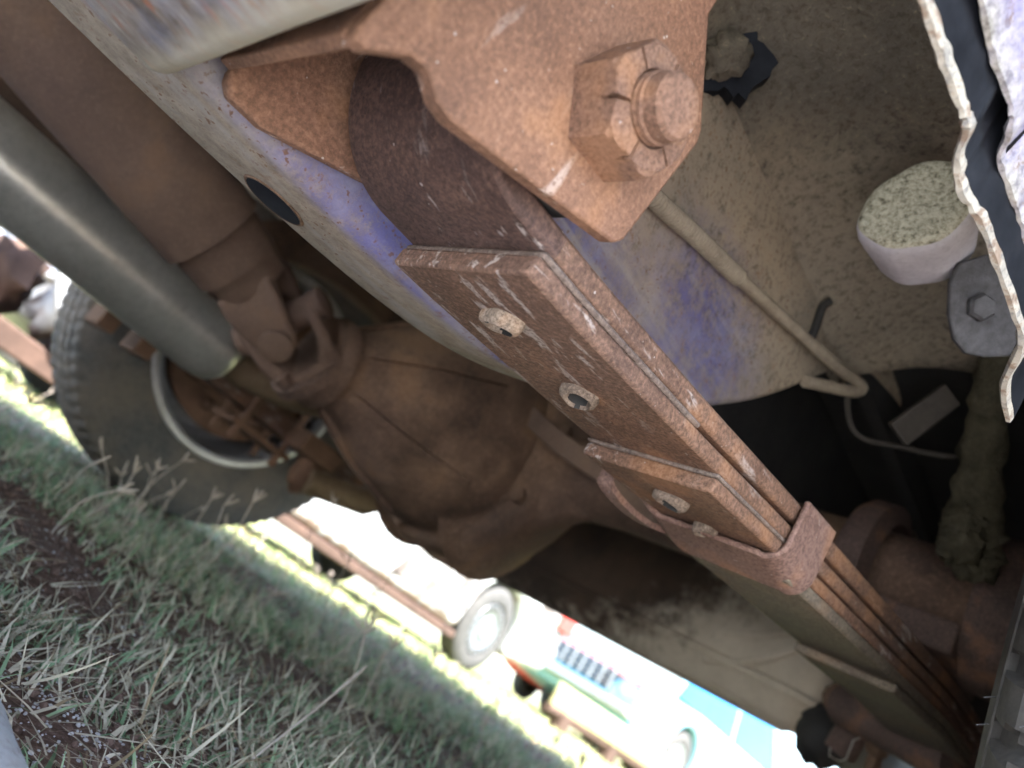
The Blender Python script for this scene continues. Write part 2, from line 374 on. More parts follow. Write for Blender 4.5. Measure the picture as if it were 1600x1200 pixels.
# --- leaf spring
LX0, LX1 = -.231, -.161
YS = [.08, .123, .225, .331, .45, .56, .70, .9, 1.1, 1.3]
ZS = [.2045, .2048, .2162, .2300, .2445, .2575, .274, .285, .283, .272]
zp = np.array(ZS)
def zb(y): return float(np.interp(y, YSf, ZSf))
YSf = np.linspace(.08, 1.3, 120); ZSf = np.interp(YSf, YS, ZS)
for _ in range(6): ZSf[1:-1] = (ZSf[:-2]+2*ZSf[1:-1]+ZSf[2:])/4
EY, EZ, ER = .104, .2425, .038; TH = .0088
def leaf_strip(cent, top, x0=LX0, x1=LX1, g=None, crown=.0004):
    """bottom and top (y,z) polylines -> bar"""
    g = g or G(); R = []
    for (by, bz), (ty, tz) in zip(cent, top):
        R.append([(x0, by, bz), (x0+.004, by, bz-crown), (x1-.004, by, bz-crown), (x1, by, bz), (x1, ty, tz), (x0, ty, tz)])
    return g.rings(R)
def eyed_leaf():
    # roll of the eye, then tangent into the flat leaf
    bot, top = [], []
    for k in range(33):
        th = rad(20) + rad(250)*k/32          # starts at the back/top, rolls over the front and ends at the bottom
        th = rad(30)+ (rad(270)-rad(30))*k/32
        bot.append((EY+ER*math.cos(th), EZ+ER*math.sin(th))); top.append((EY+(ER-TH)*math.cos(th), EZ+(ER-TH)*math.sin(th)))
    for y in np.concatenate([np.linspace(.125, .7, 40), np.linspace(.73, 1.3, 20)]):
        bot.append((y, zb(y))); top.append((y-.0008, zb(y)+TH))
    return bot, top
b_, t_ = eyed_leaf()
SP = leaf_strip(b_, t_).build('leaf_spring', [M['leaf'], M['eye']], TR, smooth=True, ang=32, bevel=.0016)
tag(SP, 'long rusty leaf spring with rolled eye running back to the axle')
for pl in SP.data.polygons:
    if pl.center.y < .118 : pl.material_index = 1
def leaf(y0, y1, off, th, mat, name='spring_leaf', x0=LX0, x1=LX1, taper=0, skew=0, lab=None):
    ys = [y0, y0+.006, y0+.02]+list(np.linspace(y0+.04, y1-.04, 30))+[y1-.01, y1]
    R = []
    for i, y in enumerate(ys):
        k = max(0, 1-(y-y0)/.03)*taper
        bz = zb(y)-off-th; tz = zb(y)-off
        ya = y+skew*(1 if i < 3 else 0)
        R.append([(x0+k, y, bz), (x0+k+.004, y, bz-.0004), (x1-k-.004, ya, bz-.0004), (x1-k, ya, bz), (x1-k, ya, tz), (x0+k, y, tz)])
    o = G().rings(R).build(name, mat, SP, smooth=True, ang=32, bevel=.0014)
    if lab: tag(o, lab)
    return o
leaf(.1205, .228, .0003, .0022, M['liner'], 'liner_strip', LX0-.0005, LX1+.0004, lab='thin grey liner strip between the upper leaves')
leaf(.1195, 1.26, .0027, .0072, M['leaf'], lab='second leaf with square end and pale scraped patches')
leaf(.2545, .345, .0100, .0016, M['liner'], 'liner_strip', LX0-.0005, LX1+.0003)
leaf(.2555, 1.17, .0117, .0066, M['leaf'], lab='third leaf, its square end behind the second bolt pair')
leaf(.350, 1.06, .0186, .0068, M['leaf_dusty'], lab='fourth leaf, dusty grey below the clip')
leaf(.5535, .545+.29, .0262, .0060, M['leaf_dusty'], lab='short bottom leaf near the axle')
# rivet-like bolts along the leaves
def rivet(y, off, r, seed, x=-.196):
    rs = np.random.default_rng(seed); n = 28
    c = np.array([x, y, zb(y)-off]); ax = np.array([.05, .1, -1]); ax /= np.linalg.norm(ax)
    u = np.array([1., 0, 0]); u -= ax*(u@ax); u /= np.linalg.norm(u); v = np.cross(ax, u)
    prof = [(-.002, 1.0), (.0018, 1.0), (.0036, .93), (.0044, .78), (.0046, .70), (.0034, .60), (.0, .56), (-.0012, .05)]
    R = []
    for h, k in prof:
        ring = []
        for j in range(n):
            z = j*2*math.pi/n; slit = 1 if abs((z-2.3) % (2*math.pi)) < .16 else 0
            wob = 1+.10*math.sin(2*z+seed)+.05*math.sin(5*z+seed*2)
            hh = h*(1-.55*slit*(h > .001)) * (1+.25*math.sin(z+seed))
            ring.append(c+ax*hh+(u*math.cos(z)*1.15+v*math.sin(z)*.95)*r*k*wob)
        R.append(ring)
    o = G().rings(R, caps=True).build('clip_bolt', [M['rivet'], M['black']], SP, smooth=True, ang=50)
    for pl in o.data.polygons:
        q = np.array(pl.center)-c; q = q-ax*(q@ax)
        if np.linalg.norm(q) < r*.63: pl.material_index = 1  # cup centre gets the near-black material
    return o
rivet(.148, .0099, .0080, 1); rivet(.199, .0099, .0072, 4)
rivet(.284, .0183, .0074, 2); rivet(.3215, .0183, .0060, 5)
# rebound clip strapped round the leaves
def clip():
    y0, y1 = .327, .367; zt = zb(.347)+TH+.0025; th = .0030
    xo, xi = LX1+.0012, LX0-.0012; bz = zb(.347)-.0186-.0042
    cx = [(xi-.002, zt-.016)]
    path = [(xo, zt), (xo, zt-.01)]
    for k in range(9):
        t = k/8*math.pi/2; path.append((xo-.009*(1-math.cos(t)), bz+.009*(1-math.sin(t))))
    for k in range(9):
        t = k/8*math.pi/2; path.append((xi+.009*(1-math.sin(t)), bz+.009*(1-math.cos(t))))
    path += [(xi, zt-.014)]
    P = [np.array(q) for q in path]; R = []
    for i, q in enumerate(P):
        d = P[min(i+1, len(P)-1)]-P[max(i-1, 0)]; d /= np.linalg.norm(d); nrm = np.array([-d[1], d[0]])*-1
        c0 = np.array([(LX0+LX1)/2, .225]); nrm = nrm if nrm@(q-c0) > 0 else -nrm
        k = i/(len(P)-1); sh = -.026*max(0, k-.45)/.55            # the inner leg leans forward
        fl = max(0., min(1., (zt-.012-q[1])/.02)); dz = lambda y: (zb(y)-zb(.347))-fl*(y-.347)*.16
        q2 = q+nrm*th
        R.append([(q[0], y0+sh, q[1]+dz(y0)), (q2[0], y0+sh, q2[1]+dz(y0)), (q2[0], y1+sh*1.3, q2[1]+dz(y1)), (q[0], y1+sh*1.3, q[1]+dz(y1))])
    return G().rings(R).build('rebound_clip', M['clip'], SP, smooth=True, ang=40, bevel=.0012)
clip()
# looped ear of the clip on the inner side
ear = smoothpath([(-.2335, .300, .222), (-.2375, .290, .211), (-.2375, .292, .2035), (-.2365, .318, .203), (-.2355, .345, .2085), (-.2345, .362, .219)], 5)
R = []
for q in ear: R.append([q+np.array(d) for d in ((-.005, 0, -.0016), (.004, 0, -.0016), (.004, 0, .0016), (-.005, 0, .0016))])
G().rings(R).build('clip_ear', M['clip'], SP, smooth=True, ang=40, bevel=.0008)

# --- spring hanger: bent U of plate with a castle nut
HX = -.150; HT = .0062
outer = [(.0388, .42), (.0388, .193), (.0400, .1905), (.0430, .1905), (.0465, .1945), (.051, .199), (.056, .2005), (.062, .1975), (.068, .1975), (.0985, .2075), (.131, .2185), (.1335, .222), (.1375, .268), (.136, .272), (.112, .297), (.108, .42)]
HG = G().prism(outer, YZ(HX), -HT, 0).build('spring_hanger', M['hanger'], TR, smooth=True, ang=30, bevel=.0009, seg=2)
tag(HG, 'orange rusted spring hanger plate with a big nut')
inner = [(.0430, .40), (.0430, .2015), (.0440, .1985), (.0475, .1955), (.060, .1965), (.0945, .2105), (.135, .228), (.16, .26), (.155, .40)]
G().prism(inner, YZ(-.238), -.006, 0).build('inner_plate', M['hanger'], HG, smooth=True, ang=40, bevel=.0012)
G().rings([[(x, .0385, z), (x, .0425, z), (x, .0425, .41), (x, .0385, .41)] for x, z in ((-.2375, .2005), (-.215, .1975), (-.1565, .1915))]).build('web_plate', M['hanger'], HG, bevel=.0008)
# nut with chamfer and slots
def nut():
    ax = np.array([1., 0, 0]); c = np.array([HX, .1035, .2415]); g = G(); Rr = .0186; n = 6; R = []; N = 288
    rot = rad(8)
    def ring(h, rr, hexed=1):
        out = []
        for j in range(N):
            z = j*2*math.pi/N; s = (z % (math.pi/3))-math.pi/6
            hexr = Rr*math.cos(math.pi/6)/math.cos(s); q = min(hexr, rr) if hexed else rr
            slot = hexed == 2 and abs((z % (math.pi/3))-math.pi/6) < .032
            out.append(c+np.array([h-(.0045 if slot else 0), q*math.cos(z+rot), q*math.sin(z+rot)]))
        return out
    R = [ring(-.001, 1), ring(.0112, 1), ring(.0132, .0183), ring(.0148, .0174, 2), ring(.0156, .0160, 2), ring(.0156, .0104, 2), ring(.0135, .0095, 0)]
    return g.rings(R).build('castle_nut', M['nut'], HG, smooth=True, ang=24)
nut()
prof = [(-.1, .0090), (.0140, .0090), (.0150, .0096), (.0158, .0096), (.0164, .0090), (.0170, .0096), (.0178, .0096), (.0184, .0090), (.0225, .0089), (.0238, .0080), (.0243, .0066), (.0240, .0002)]
G().lathe(prof, (HX, .1035, .2415), (1, 0, 0), 48, True).build('hanger_bolt', M['nut'], HG, smooth=True, ang=25)
G().lathe([(-.072, .0285), (.004, .0285), (.004, .006)], (HX-HT-.006, .1035, .2415), (1, 0, 0), 40, True).build('rubber_bush', M['black'], HG, smooth=True)
# --- chassis rail: outer web and bottom flange in one pressed section, kicking up over the axle
RB_Y = [-1.6, -.1, .04, .10, .15, .20, .25, .30, .35, .40, .455, .483, .52, .60, .70, .85, 1.1, 1.5]
RB_Z = [.196, .196, .1965, .199, .203, .2095, .227, .254, .289, .330, .392, .425, .447, .470, .478, .47, .44, .42]
def rzb(y): return interp(y, RB_Y, RB_Z)
def rail(xo, sgn, parent, name, mat, y0=-1.6, y1=1.5, dz=0):
    R = []; ys = np.concatenate([np.linspace(y0, -.05, 20), np.linspace(-.03, .6, 110), np.linspace(.62, y1, 20)])
    for y in ys:
        z = np.mean([rzb(y+d) for d in (-.02, -.01, 0, .01, .02)])+dz; wd = .054*interp(y, [.0, .15, .3, .5], [1, .9, .62, .8]); rr = .007
        ring = []
        for k in range(6):
            t = k/5*math.pi/2; ring.append((xo-sgn*rr*(1-math.cos(t)), y, z+rr*(1-math.sin(t))))
        ring += [(xo-sgn*(wd-.004), y, z), (xo-sgn*wd, y, z+.0015), (xo-sgn*wd, y, max(z+.10, .418)), (xo, y, max(z+.10, .418))]
        R.append(ring)
    return G().rings(R).build(name, mat, parent, smooth=True, ang=50)
RL = rail(-.25, 1, TR, 'chassis_rail', M['rail']); tag(RL, 'dusty chassis rail with blotches of blue violet paint')
RLf = rail(-1.31, -1, TR, 'chassis_rail', M['axle'], dz=.045); tag(RLf, 'brown dusty chassis rail on the far side')
# flat dark disc, painted as an oval drain hole's shade, with rolled lip in the bottom flange
hc = np.array([-.2855, .093, .1988])
def hole_ring(rr, dz): return [hc+np.array([rr*math.cos(t)*.82, rr*math.sin(t)*1.12, dz+rzb(.093+rr*math.sin(t))-.1988]) for t in np.arange(32)*2*math.pi/32]
G().rings([hole_ring(.0128, -.0001), hole_ring(.0119, -.0006), hole_ring(.0112, -.0003)], caps=False).build('hole_lip', M['axle'], RL, smooth=True)
G().rings([hole_ring(.0113, -.0006), hole_ring(.0005, -.0008)], caps=True).build('drain_hole_disc', M['shade_paint'], RL)
# scraped outrigger box in front of the hanger
def outrigger():
    R = []
    xs = [-.262, -.259, -.252]+list(np.linspace(-.246, -.095, 18))
    prof = [(-.85, .1865)]+[(y, .1865) for y in np.linspace(-.6, .022, 16)]
    for k in range(1, 9):
        t = k/8*math.pi/2; prof.append((.0275+.007*math.sin(t), .1935-.007*math.cos(t)))
    prof += [(.0345, .36), (-.85, .36)]
    for i, x in enumerate(xs):
        lift = [.012, .005, .0012][i] if i < 3 else 0
        R.append([(x, y-(.006 if i == 0 else .002 if i == 1 else 0)*(y > 0), z+lift*(z < .21)+(vnoise(x, y, 60)-.5)*.0012) for y, z in prof])
    return G().rings(R).build('outrigger_box', M['sill'], TR, smooth=True, ang=60)
tag(outrigger(), 'scraped grey steel box section with rust streaks ahead of the hanger')

# --- sandy inner panel: rises from the rail, rolls outward into the bed floor, ends in an arched lip
def inner_panel():
    R = []
    ys = list(np.linspace(-.4, .05, 8))+list(np.linspace(.06, .5, 60))
    for y in ys:
        row = []
        for s in np.linspace(0, 1, 40):
            if s < .35: x, z = -.2535, .30+.10*s/.35
            elif s < .7:
                t = (s-.35)/.35*math.pi/2; x, z = -.2535+.085*(1-math.cos(t)), .40+.06*math.sin(t)
            else: x, z = -.1685+(s-.7)/.3*.13, .46+.012*math.sin((s-.7)*9)
            yy = y
            end = .492-.03*math.cos(min(1, max(0, (s-.3)/.5))*math.pi*2)*1
            end = interp(s, [0, .2, .36, .48, .6, .72, 1], [.40, .455, .475, .50, .515, .53, .53])
            yy = -.4+(y+.4)*(end+.4)/.9
            dent = .010*math.exp(-((yy-.27)**2+(x+.15)**2)/.002)
            z2 = z+(vnoise(x*1.0, yy, 30)-.5)*.006*(s > .3)-dent
            z2 = max(z2, rzb(yy)+.03) if s < .35 else z2
            row.append((x+(vnoise(yy, z, 25)-.5)*.003, yy, z2))
        R.append(row)
    # give the sheet its thickness and rolled rear lip
    last = R[-1]; R.append([(q[0]+.001, q[1]+.006, q[2]+.004) for q in last]); R.append([(q[0]+.001, q[1]+.004, q[2]+.010) for q in last])
    for k in range(len(R)-3, -1, -1): R.append([(q[0]-.001 if i < 14 else q[0], q[1], q[2]+(.010 if i >= 14 else .0)) for i, q in enumerate(R[k])])
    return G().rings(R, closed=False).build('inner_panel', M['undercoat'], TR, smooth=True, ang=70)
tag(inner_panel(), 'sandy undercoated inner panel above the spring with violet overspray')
# broken-out patch: flat dark plate painted as a hole's shade, with a sandy lump inside
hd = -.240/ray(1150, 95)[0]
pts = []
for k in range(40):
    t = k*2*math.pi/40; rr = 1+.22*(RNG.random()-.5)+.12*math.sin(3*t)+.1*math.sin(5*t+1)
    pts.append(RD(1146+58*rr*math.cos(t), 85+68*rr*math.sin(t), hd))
g = G(); g.rings([pts, [q+FW*.012 for q in pts]]); HOLE = g.build('torn_hole_patch', M['shade_paint'], TR); tag(HOLE, 'dark patch painted as a torn-out hole in the sandy panel')
def lump(name, c, r3, mat, parent, amp=.25, fr=3.0, n=20, m_=12, axis=None):
    R = []
    for i in range(m_+1):
        ph = math.pi*i/m_; ring = []
        for j in range(n):
            th = 2*math.pi*j/n; d = np.array([math.sin(ph)*math.cos(th), math.sin(ph)*math.sin(th), math.cos(ph)])
            k = 1+amp*(float(vnoise(d[0]*2+d[2]*3, d[1]*2+d[2], fr))-.5)*2
            ring.append(np.asarray(c)+d*np.asarray(r3)*k)
        R.append(ring)
    return G().rings(R).build(name, mat, parent, smooth=True, ang=80)
lump('mud_lump', RD(1132, 88, hd), (.012, .012, .013), M['undercoat'], HOLE, .35)

# oval body mount with speckled face
def boss():
    m = Mat('speckled_mount'); n = m.noise(330, 4, .8); n2 = m.noise(40, 3, .6)
    c = m.ramp(n, [(.34, (.12, .11, .08)), (.45, (.38, .36, .27)), (.6, (.58, .56, .45))])
    s = m.sep(); 
    m.bs('Base Color', c); m.bs('Roughness', .95); m.bs('Normal', m.bump(n, .9, .002))
    m2 = simple('lilac_rubber', (.42, .40, .45), (.56, .54, .58), 40, .85)
    c0 = RD(1432, 318, .392); view = (CAMPOS-c0); view /= np.linalg.norm(view)
    ax = view*.82+UP*.52-RT*.12; ax /= np.linalg.norm(ax)
    u = RT*math.cos(rad(-22))-UP*math.sin(rad(-22))*1; u = RT*.92+UP*.40; u -= ax*(u@ax); u /= np.linalg.norm(u); v = np.cross(ax, u)
    R = []
    for h, k in ((-.045, .86), (-.022, .97), (-.010, 1.01), (-.005, .995), (-.0015, .95), (.0006, .87), (.0014, .72), (.0004, .3)):
        R.append([c0+ax*h+(u*math.cos(t)*.0295+v*math.sin(t)*.0250)*k*(1+.03*math.sin(3*t)+.02*math.sin(7*t+1)) for t in np.arange(40)*2*math.pi/40])
    o = G().rings(R).build('body_mount', [m2, m.m], TR, smooth=True, ang=60)
    for pl in o.data.polygons:
        if (np.array(pl.center)-c0)@ax > -.0012: pl.material_index = 1
    return o
tag(boss(), 'pale oval body mount with a speckled sandy face')

# --- torn wavy panel edges on the right
def lipsheet(name, px, z, mat, h, th, lean, lab):
    P = smoothpath([RZ(a_, b_, z) for a_, b_ in px], 9); R = []; th0 = th
    for i, q in enumerate(P):
        d = P[min(i+1, len(P)-1)]-P[max(i-1, 0)]; d[2] = 0; d /= np.linalg.norm(d); nr = np.array([d[1], -d[0], 0])
        zz = np.array([0, 0, 1.]); b = q+nr*0
        wv = (vnoise(q[1]*3, 1.0, 12)-.5)*.002
        th = th0*(.75+.6*float(vnoise(i*.37, 2.2, 1.0))); b = b+zz*.0015*(float(vnoise(i*.61, 5.2, 1.0))-.5)
        R.append([b-nr*th+zz*.002, b-nr*th*.4, b+nr*th*.6, b+nr*th+zz*.0025, b+nr*(th+wv)+zz*h*.4+nr*lean*.4, b+nr*th+zz*h+nr*lean, b-nr*th+zz*h+nr*lean, b-nr*th+zz*h*.4+nr*lean*.4])
    o = G().rings(R).build(name, mat, TR, smooth=True, ang=50); tag(o, lab)
    for pl in o.data.polygons:
        if pl.center.z > z+.0024 and len(o.data.materials) > 1: pl.material_index = 1  # faces above the edge get the painted-in shade
    return o
lipsheet('torn_panel_edge', [(1415, -90), (1440, 0), (1468, 90), (1500, 172), (1508, 205), (1494, 250), (1500, 300), (1530, 350), (1562, 430), (1592, 520), (1590, 555), (1568, 605), (1574, 660)], .285, [M['lip'], M['shade_paint']], .19, .0016, .012, 'wavy bent sheet metal edge, bare and pale')
lipsheet('violet_side_panel', [(1500, -120), (1530, -10), (1550, 90), (1578, 165), (1574, 215), (1560, 250), (1578, 300), (1600, 370), (1630, 470), (1650, 560)], .30, M['violet'], .19, .0014, .05, 'violet painted outer panel with flaking edge')
# grey bracket behind the lip
def plate_px(name, px, d, th, mat, parent=TR, bevel=.001, dd=None):
    g = G(); A = [RD(x, y, d if dd is None else dd[i]) for i, (x, y) in enumerate(px)]
    g.rings([A, [q+FW*th for q in A]]); return g.build(name, mat, parent, bevel=bevel, smooth=True, ang=40)
tag(plate_px('grey_bracket', [(1500, 410), (1486, 440), (1484, 490), (1492, 530), (1510, 552), (1540, 558), (1590, 556), (1620, 480), (1600, 380)], .40, .004, M['bracket']), 'grey speckled steel bracket behind the torn edge')

bc = RD(1535, 480, .397)
G().lathe([(0, .0002), (0, .007), (.004, .0075), (.006, .006), (.006, .0002)], bc+FW*.004, -FW, 6, True).build('bracket_bolt', M['bracket'], TR)
# --- wheelhouse, panels coloured near-black to deepen its shade
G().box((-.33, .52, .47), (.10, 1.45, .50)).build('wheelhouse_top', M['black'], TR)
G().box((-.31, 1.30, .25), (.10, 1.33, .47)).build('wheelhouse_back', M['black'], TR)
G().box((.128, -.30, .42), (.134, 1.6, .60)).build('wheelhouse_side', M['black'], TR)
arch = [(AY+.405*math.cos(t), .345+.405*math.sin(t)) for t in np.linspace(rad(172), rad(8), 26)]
G().prism([(.02, .36), (.22, .36)]+[(AY-.405, .385)]+arch+[(AY+.405, .385), (1.5, .36), (1.5, .6), (.02, .6)], YZ(.136), 0, .004).build('arch_light_block', M['violet'], TR)  # unseen panel added to block sky light above the near wheel
G().box((-.345, .40, .33), (-.335, 1.05, .598)).build('shade_sheet', M['black'], TR)  # added black sheet, stands in for shade under the rail
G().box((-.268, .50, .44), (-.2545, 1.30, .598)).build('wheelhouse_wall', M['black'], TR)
# dusty tab, bent wire loop and caked mud column inside the wheelhouse
plate_px('dusty_tab', [(1392, 662), (1478, 600), (1502, 632), (1418, 697)], .56, .006, M['tab'])
lp = smoothpath([RD(x, y, .60) for x, y in ((1340, 545), (1325, 600), (1328, 660), (1350, 686), (1400, 697), (1450, 708), (1490, 714), (1498, 705))], 6)
G().tube(lp, .0022, 8).build('bent_rod', M['tab'], TR, smooth=True)
mp = smoothpath([RD(x, y, d) for x, y, d in ((1560, 540, .50), (1545, 640, .53), (1528, 760, .55), (1520, 830, .56), (1528, 880, .56))], 7)
G().tube(mp, [.008+.010*min(1, i/len(mp)*1.2)+.003*RNG.random() for i in range(len(mp))], 14, wob=.35).build('mud_caked_hose', M['mud'], TR, smooth=True, ang=80)
for k, (x, y, d) in enumerate(((1500, 850, .54), (1525, 880, .55), (1505, 820, .545))): lump('mud_lump', RD(x, y, d), (.014, .014, .013), M['mud'], TR, .4)

# --- brake line clipped to the rail
bl = smoothpath([RX(x, y, q) for x, y, q in ((960, 245, -.238), (1030, 318, -.2415), (1090, 372, -.243), (1150, 430, -.243), (1210, 485, -.242), (1270, 540, -.240))], 8)
BL = G().tube(bl, [.0040]*len(bl), 12).build('brake_line', M['line'], TR, smooth=True)
g = G()
for i, q in enumerate(bl[:-16]):      # spring guard wound round the first half
    for k in range(2):
        f = k/2; c = q*(1-f)+bl[i+1]*f; t = bl[i+1]-q; t /= np.linalg.norm(t)
        g.lathe([(-.0011, .0040), (-.0005, .0052), (.0005, .0052), (.0011, .0040)], c, t, 12)
g.build('coil_guard', M['line'], BL, smooth=True)
pp = smoothpath([RX(1270, 540, -.240), RX(1310, 575, -.237), RX(1345, 602, -.235), RX(1335, 612, -.236), RX(1290, 603, -.243), RX(1258, 596, -.248)], 6)
G().tube(pp, .0045, 10).build('bent_line', M['line'], BL, smooth=True)
hk = smoothpath([RX(1268, 528, -.246), RX(1275, 510, -.246), RX(1285, 480, -.246), RX(1298, 470, -.243)], 5)
G().tube(hk, .0028, 8).build('line_clip', M['black'], BL, smooth=True)
# seam running below the line
sm = smoothpath([RX(x, y, -.2515) for x, y in ((1040, 340), (1110, 415), (1180, 485), (1250, 545))], 6)
G().tube(sm, .0016, 6).build('panel_seam', M['black'], TR, smooth=True)

# --- rear axle
AX = G().tube([(-1.42, AY, AZ), (-1.0, AY, AZ), (-.95, AY, AZ), (-.60, AY, AZ), (-.52, AY, AZ), (-.12, AY, AZ)], [.040, .041, .046, .050, .044, .041], 32)
AX = AX.build('rear_axle', M['axle'], TR, smooth=True); tag(AX, 'brown rear axle with round differential housing')
def diff():
    g = G(); cx, cz = -.765, .342
    # banjo ring with bolted front flange and rounded cover
    prof = [(-.065, .10), (-.062, .132), (-.050, .142), (-.046, .158), (-.036, .165), (-.022, .167), (-.016, .160), (.010, .160), (.040, .154), (.066, .140), (.090, .112), (.104, .07), (.108, .002)]
    g.lathe(prof, (cx, AY, cz), (0, 1, 0), 64, True)
    # throat widening into the tubes
    for sg in (-1, 1):
        R = []
        for t in np.linspace(0, 1, 8):
            xx = cx+sg*(.07+.135*t); rr = .125*(1-t)**1.6+.045
            R.append([(xx, AY+.8*rr*math.cos(z)*(1-.1*(1-t)), cz+rr*math.sin(z)*1.0) for z in np.arange(40)*2*math.pi/40])
        g.rings(R)
    return g.build('differential_housing', M['axle'], AX, smooth=True, ang=45)
diff()
def pinion():
    g = G(); c0 = np.array([-.765, .395, .272]); c1 = np.array([-.765, .64, .33]); ax = c1-c0; L = np.linalg.norm(ax); ax /= L
    prof = [(0, .030), (0, .050), (.010, .054), (.018, .054), (.022, .046), (.045, .054), (.075, .074), (.105, .093), (.14, .108), (.18, .124), (.21, .134), (L, .135)]
    g.lathe(prof, c0, ax, 48, True)
    for k in range(6):                     # casting ribs along the nose
        z = k*math.pi/3+.5; u = np.array([1., 0, 0]); v = np.cross(ax, u)
        d = u*math.cos(z)+v*math.sin(z)
        A = [c0+ax*.03+d*.052, c0+ax*.10+d*.096, c0+ax*.18+d*.130, c0+ax*.18+d*.09, c0+ax*.03+d*.03]
        s_ = np.cross(ax, d)*.005; g.rings([[q-s_ for q in A], [q+s_ for q in A]])
    return g.build('pinion_carrier', M['axle'], AX, smooth=True, ang=40)
pinion()
for k in range(10):                        # flange bolts
    z = k*2*math.pi/10+.2; c = np.array([-.765+.152*math.cos(z), AY-.048, .342+.152*math.sin(z)])
    G().lathe([(.002, .010), (-.007, .010), (-.009, .008)], c, (0, 1, 0), 6, True).build('flange_bolt', M['axle'], AX)
# spring pad, U-bolts and flange on the near tube
G().box((-.232, .635, .286), (-.160, .745, .312)).build('spring_pad', M['leaf_dark'], AX, bevel=.003)
G().lathe([(-.012, .044), (-.012, .062), (-.006, .066), (.012, .066), (.018, .05)], (-.255, AY, AZ), (1, 0, 0), 40).build('tube_flange', M['leaf_dark'], AX, smooth=True)
G().lathe([(-.004, .044), (0, .064), (.05, .066), (.06, .045)], (-.16, AY, AZ), (1, 0, 0), 40).build('hub_tube', M['leaf_dark'], AX, smooth=True)
# strap bent along the front of the axle
sp_ = smoothpath([(-.80, .585, .425), (-.74, .59, .399), (-.66, .60, .371), (-.58, .60, .343), (-.50, .61, .326), (-.43, .625, .309), (-.37, .64, .294), (-.30, .66, .29)], 6)
R = []
for q in sp_: R.append([q+np.array(d) for d in ((0, -.004, -.012), (0, .004, -.012), (0, .004, .012), (0, -.004, .012))])
G().rings(R).build('axle_strap', M['shaft'], AX, smooth=True, ang=40, bevel=.001)

# --- shock absorber foot and bits below the spring plate
SH0, SH1 = RD(1312, 1098, .80), RD(1500, 1192, .66)
SK = G().tube([SH0, SH0*.97+SH1*.03, SH0*.96+SH1*.04, SH1], [.016, .019, .0215, .0225], 24).build('shock_absorber', M['leaf_dark'], TR, smooth=True); tag(SK, 'rusty dark shock absorber tube beside the bottom leaf')
lump('shock_eye', RD(1308, 1092, .80), (.014, .014, .014), M['axle'], SK, .2)
G().tube([RD(1345, 1118, .80), RD(1312, 1176, .80)], .0165, 18).build('rubber_bush', M['leaf_dark'], SK, smooth=True)
lump('bump_rubber', RD(1288, 1150, .86), (.030, .030, .034), M['black'], SK, .15)
lump('rusty_knob', RD(1372, 1166, .76), (.011, .011, .011), M['axle'], SK, .2)
G().tube([RD(1372, 1168, .76), RD(1358, 1215, .76)], .007, 10).build('rusty_stud', M['axle'], SK, smooth=True)
wr = [RD(x, y, .76) for x, y in ((1348, 1143), (1342, 1154), (1334, 1156), (1322, 1186), (1312, 1190), (1296, 1181), (1297, 1168))]
G().tube(wr, .0009, 6).build('bent_wire', M['wire'], SK)

# --- drive shaft and universal joint
DS = G().tube([(-.78, -1.6, .50), (-.765, -.02, .333), (-.765, .20, .300), (-.765, .222, .2965), (-.765, .224, .296), (-.765, .262, .2895)], [.054, .054, .052, .052, .046, .044], 40)
DS = DS.build('drive_shaft', M['shaft'], TR, smooth=True); tag(DS, 'brown tubular drive shaft leading to the differential')
dsx = np.array([0, .346-.18, .273-.303]); dsx /= np.linalg.norm(dsx)
UJ = np.array([-.765, .338, .2765]); up_ = np.cross(np.array([1., 0, 0]), dsx)
if up_[2] < 0: up_ = -up_
def fork(dirv, side, L, name):
    g = G(); perp = np.cross(dirv, side); perp /= np.linalg.norm(perp)
    for sg in (-1, 1):
        R = []
        for t, wd, th in ((0, .030, .030), (.35, .030, .018), (.6, .027, .014), (.8, .024, .012), (1.0, .022, .012), (1.25, .014, .011)):
            c = UJ-dirv*L*(1-t)+side*sg*(.034+.004*t)*min(1, .55+t)
            R.append([c+perp*(-wd)-side*th*.5, c+perp*wd-side*th*.5, c+perp*wd+side*th*.5, c-perp*wd+side*th*.5])
        g.rings(R)
    g.tube([UJ-dirv*L*1.35, UJ-dirv*L*.8], [.043, .038], 24)
    return g.build(name, M['shaft'], DS, smooth=True, ang=35, bevel=.004)
sd1 = (np.array([1., 0, 0])*.75-up_*.66); sd1 -= dsx*(sd1@dsx); sd1 /= np.linalg.norm(sd1); sd2 = np.cross(dsx, sd1)
fork(dsx, sd1, .062, 'shaft_yoke'); fork(-dsx, sd2, .058, 'flange_yoke')
for s_ in (sd1, -sd1, sd2, -sd2):
    G().lathe([(.0, .0165), (.047, .0165), (.049, .0175), (.052, .0175), (.0535, .013), (.0535, .0002)], UJ, s_, 24, True).build('bearing_cap', M['shaft'], DS, smooth=True, ang=30)
G().lathe([(-.004, .052), (.008, .052), (.008, .03)], UJ+dsx*.058, dsx, 32, True).build('joint_flange', M['axle'], DS, smooth=True, ang=30)
for k in range(4):
    z = k*math.pi/2+.6; G().lathe([(-.018, .009), (.0, .009)], UJ+dsx*.058+(sd1*math.cos(z)+sd2*math.sin(z))*.042, dsx, 6, True).build('flange_bolt', M['axle'], DS)

G().box((-1.72, -.84, .315), (-1.66, .31, .60)).build('far_sill', M['under_dark'], TR, bevel=.01)
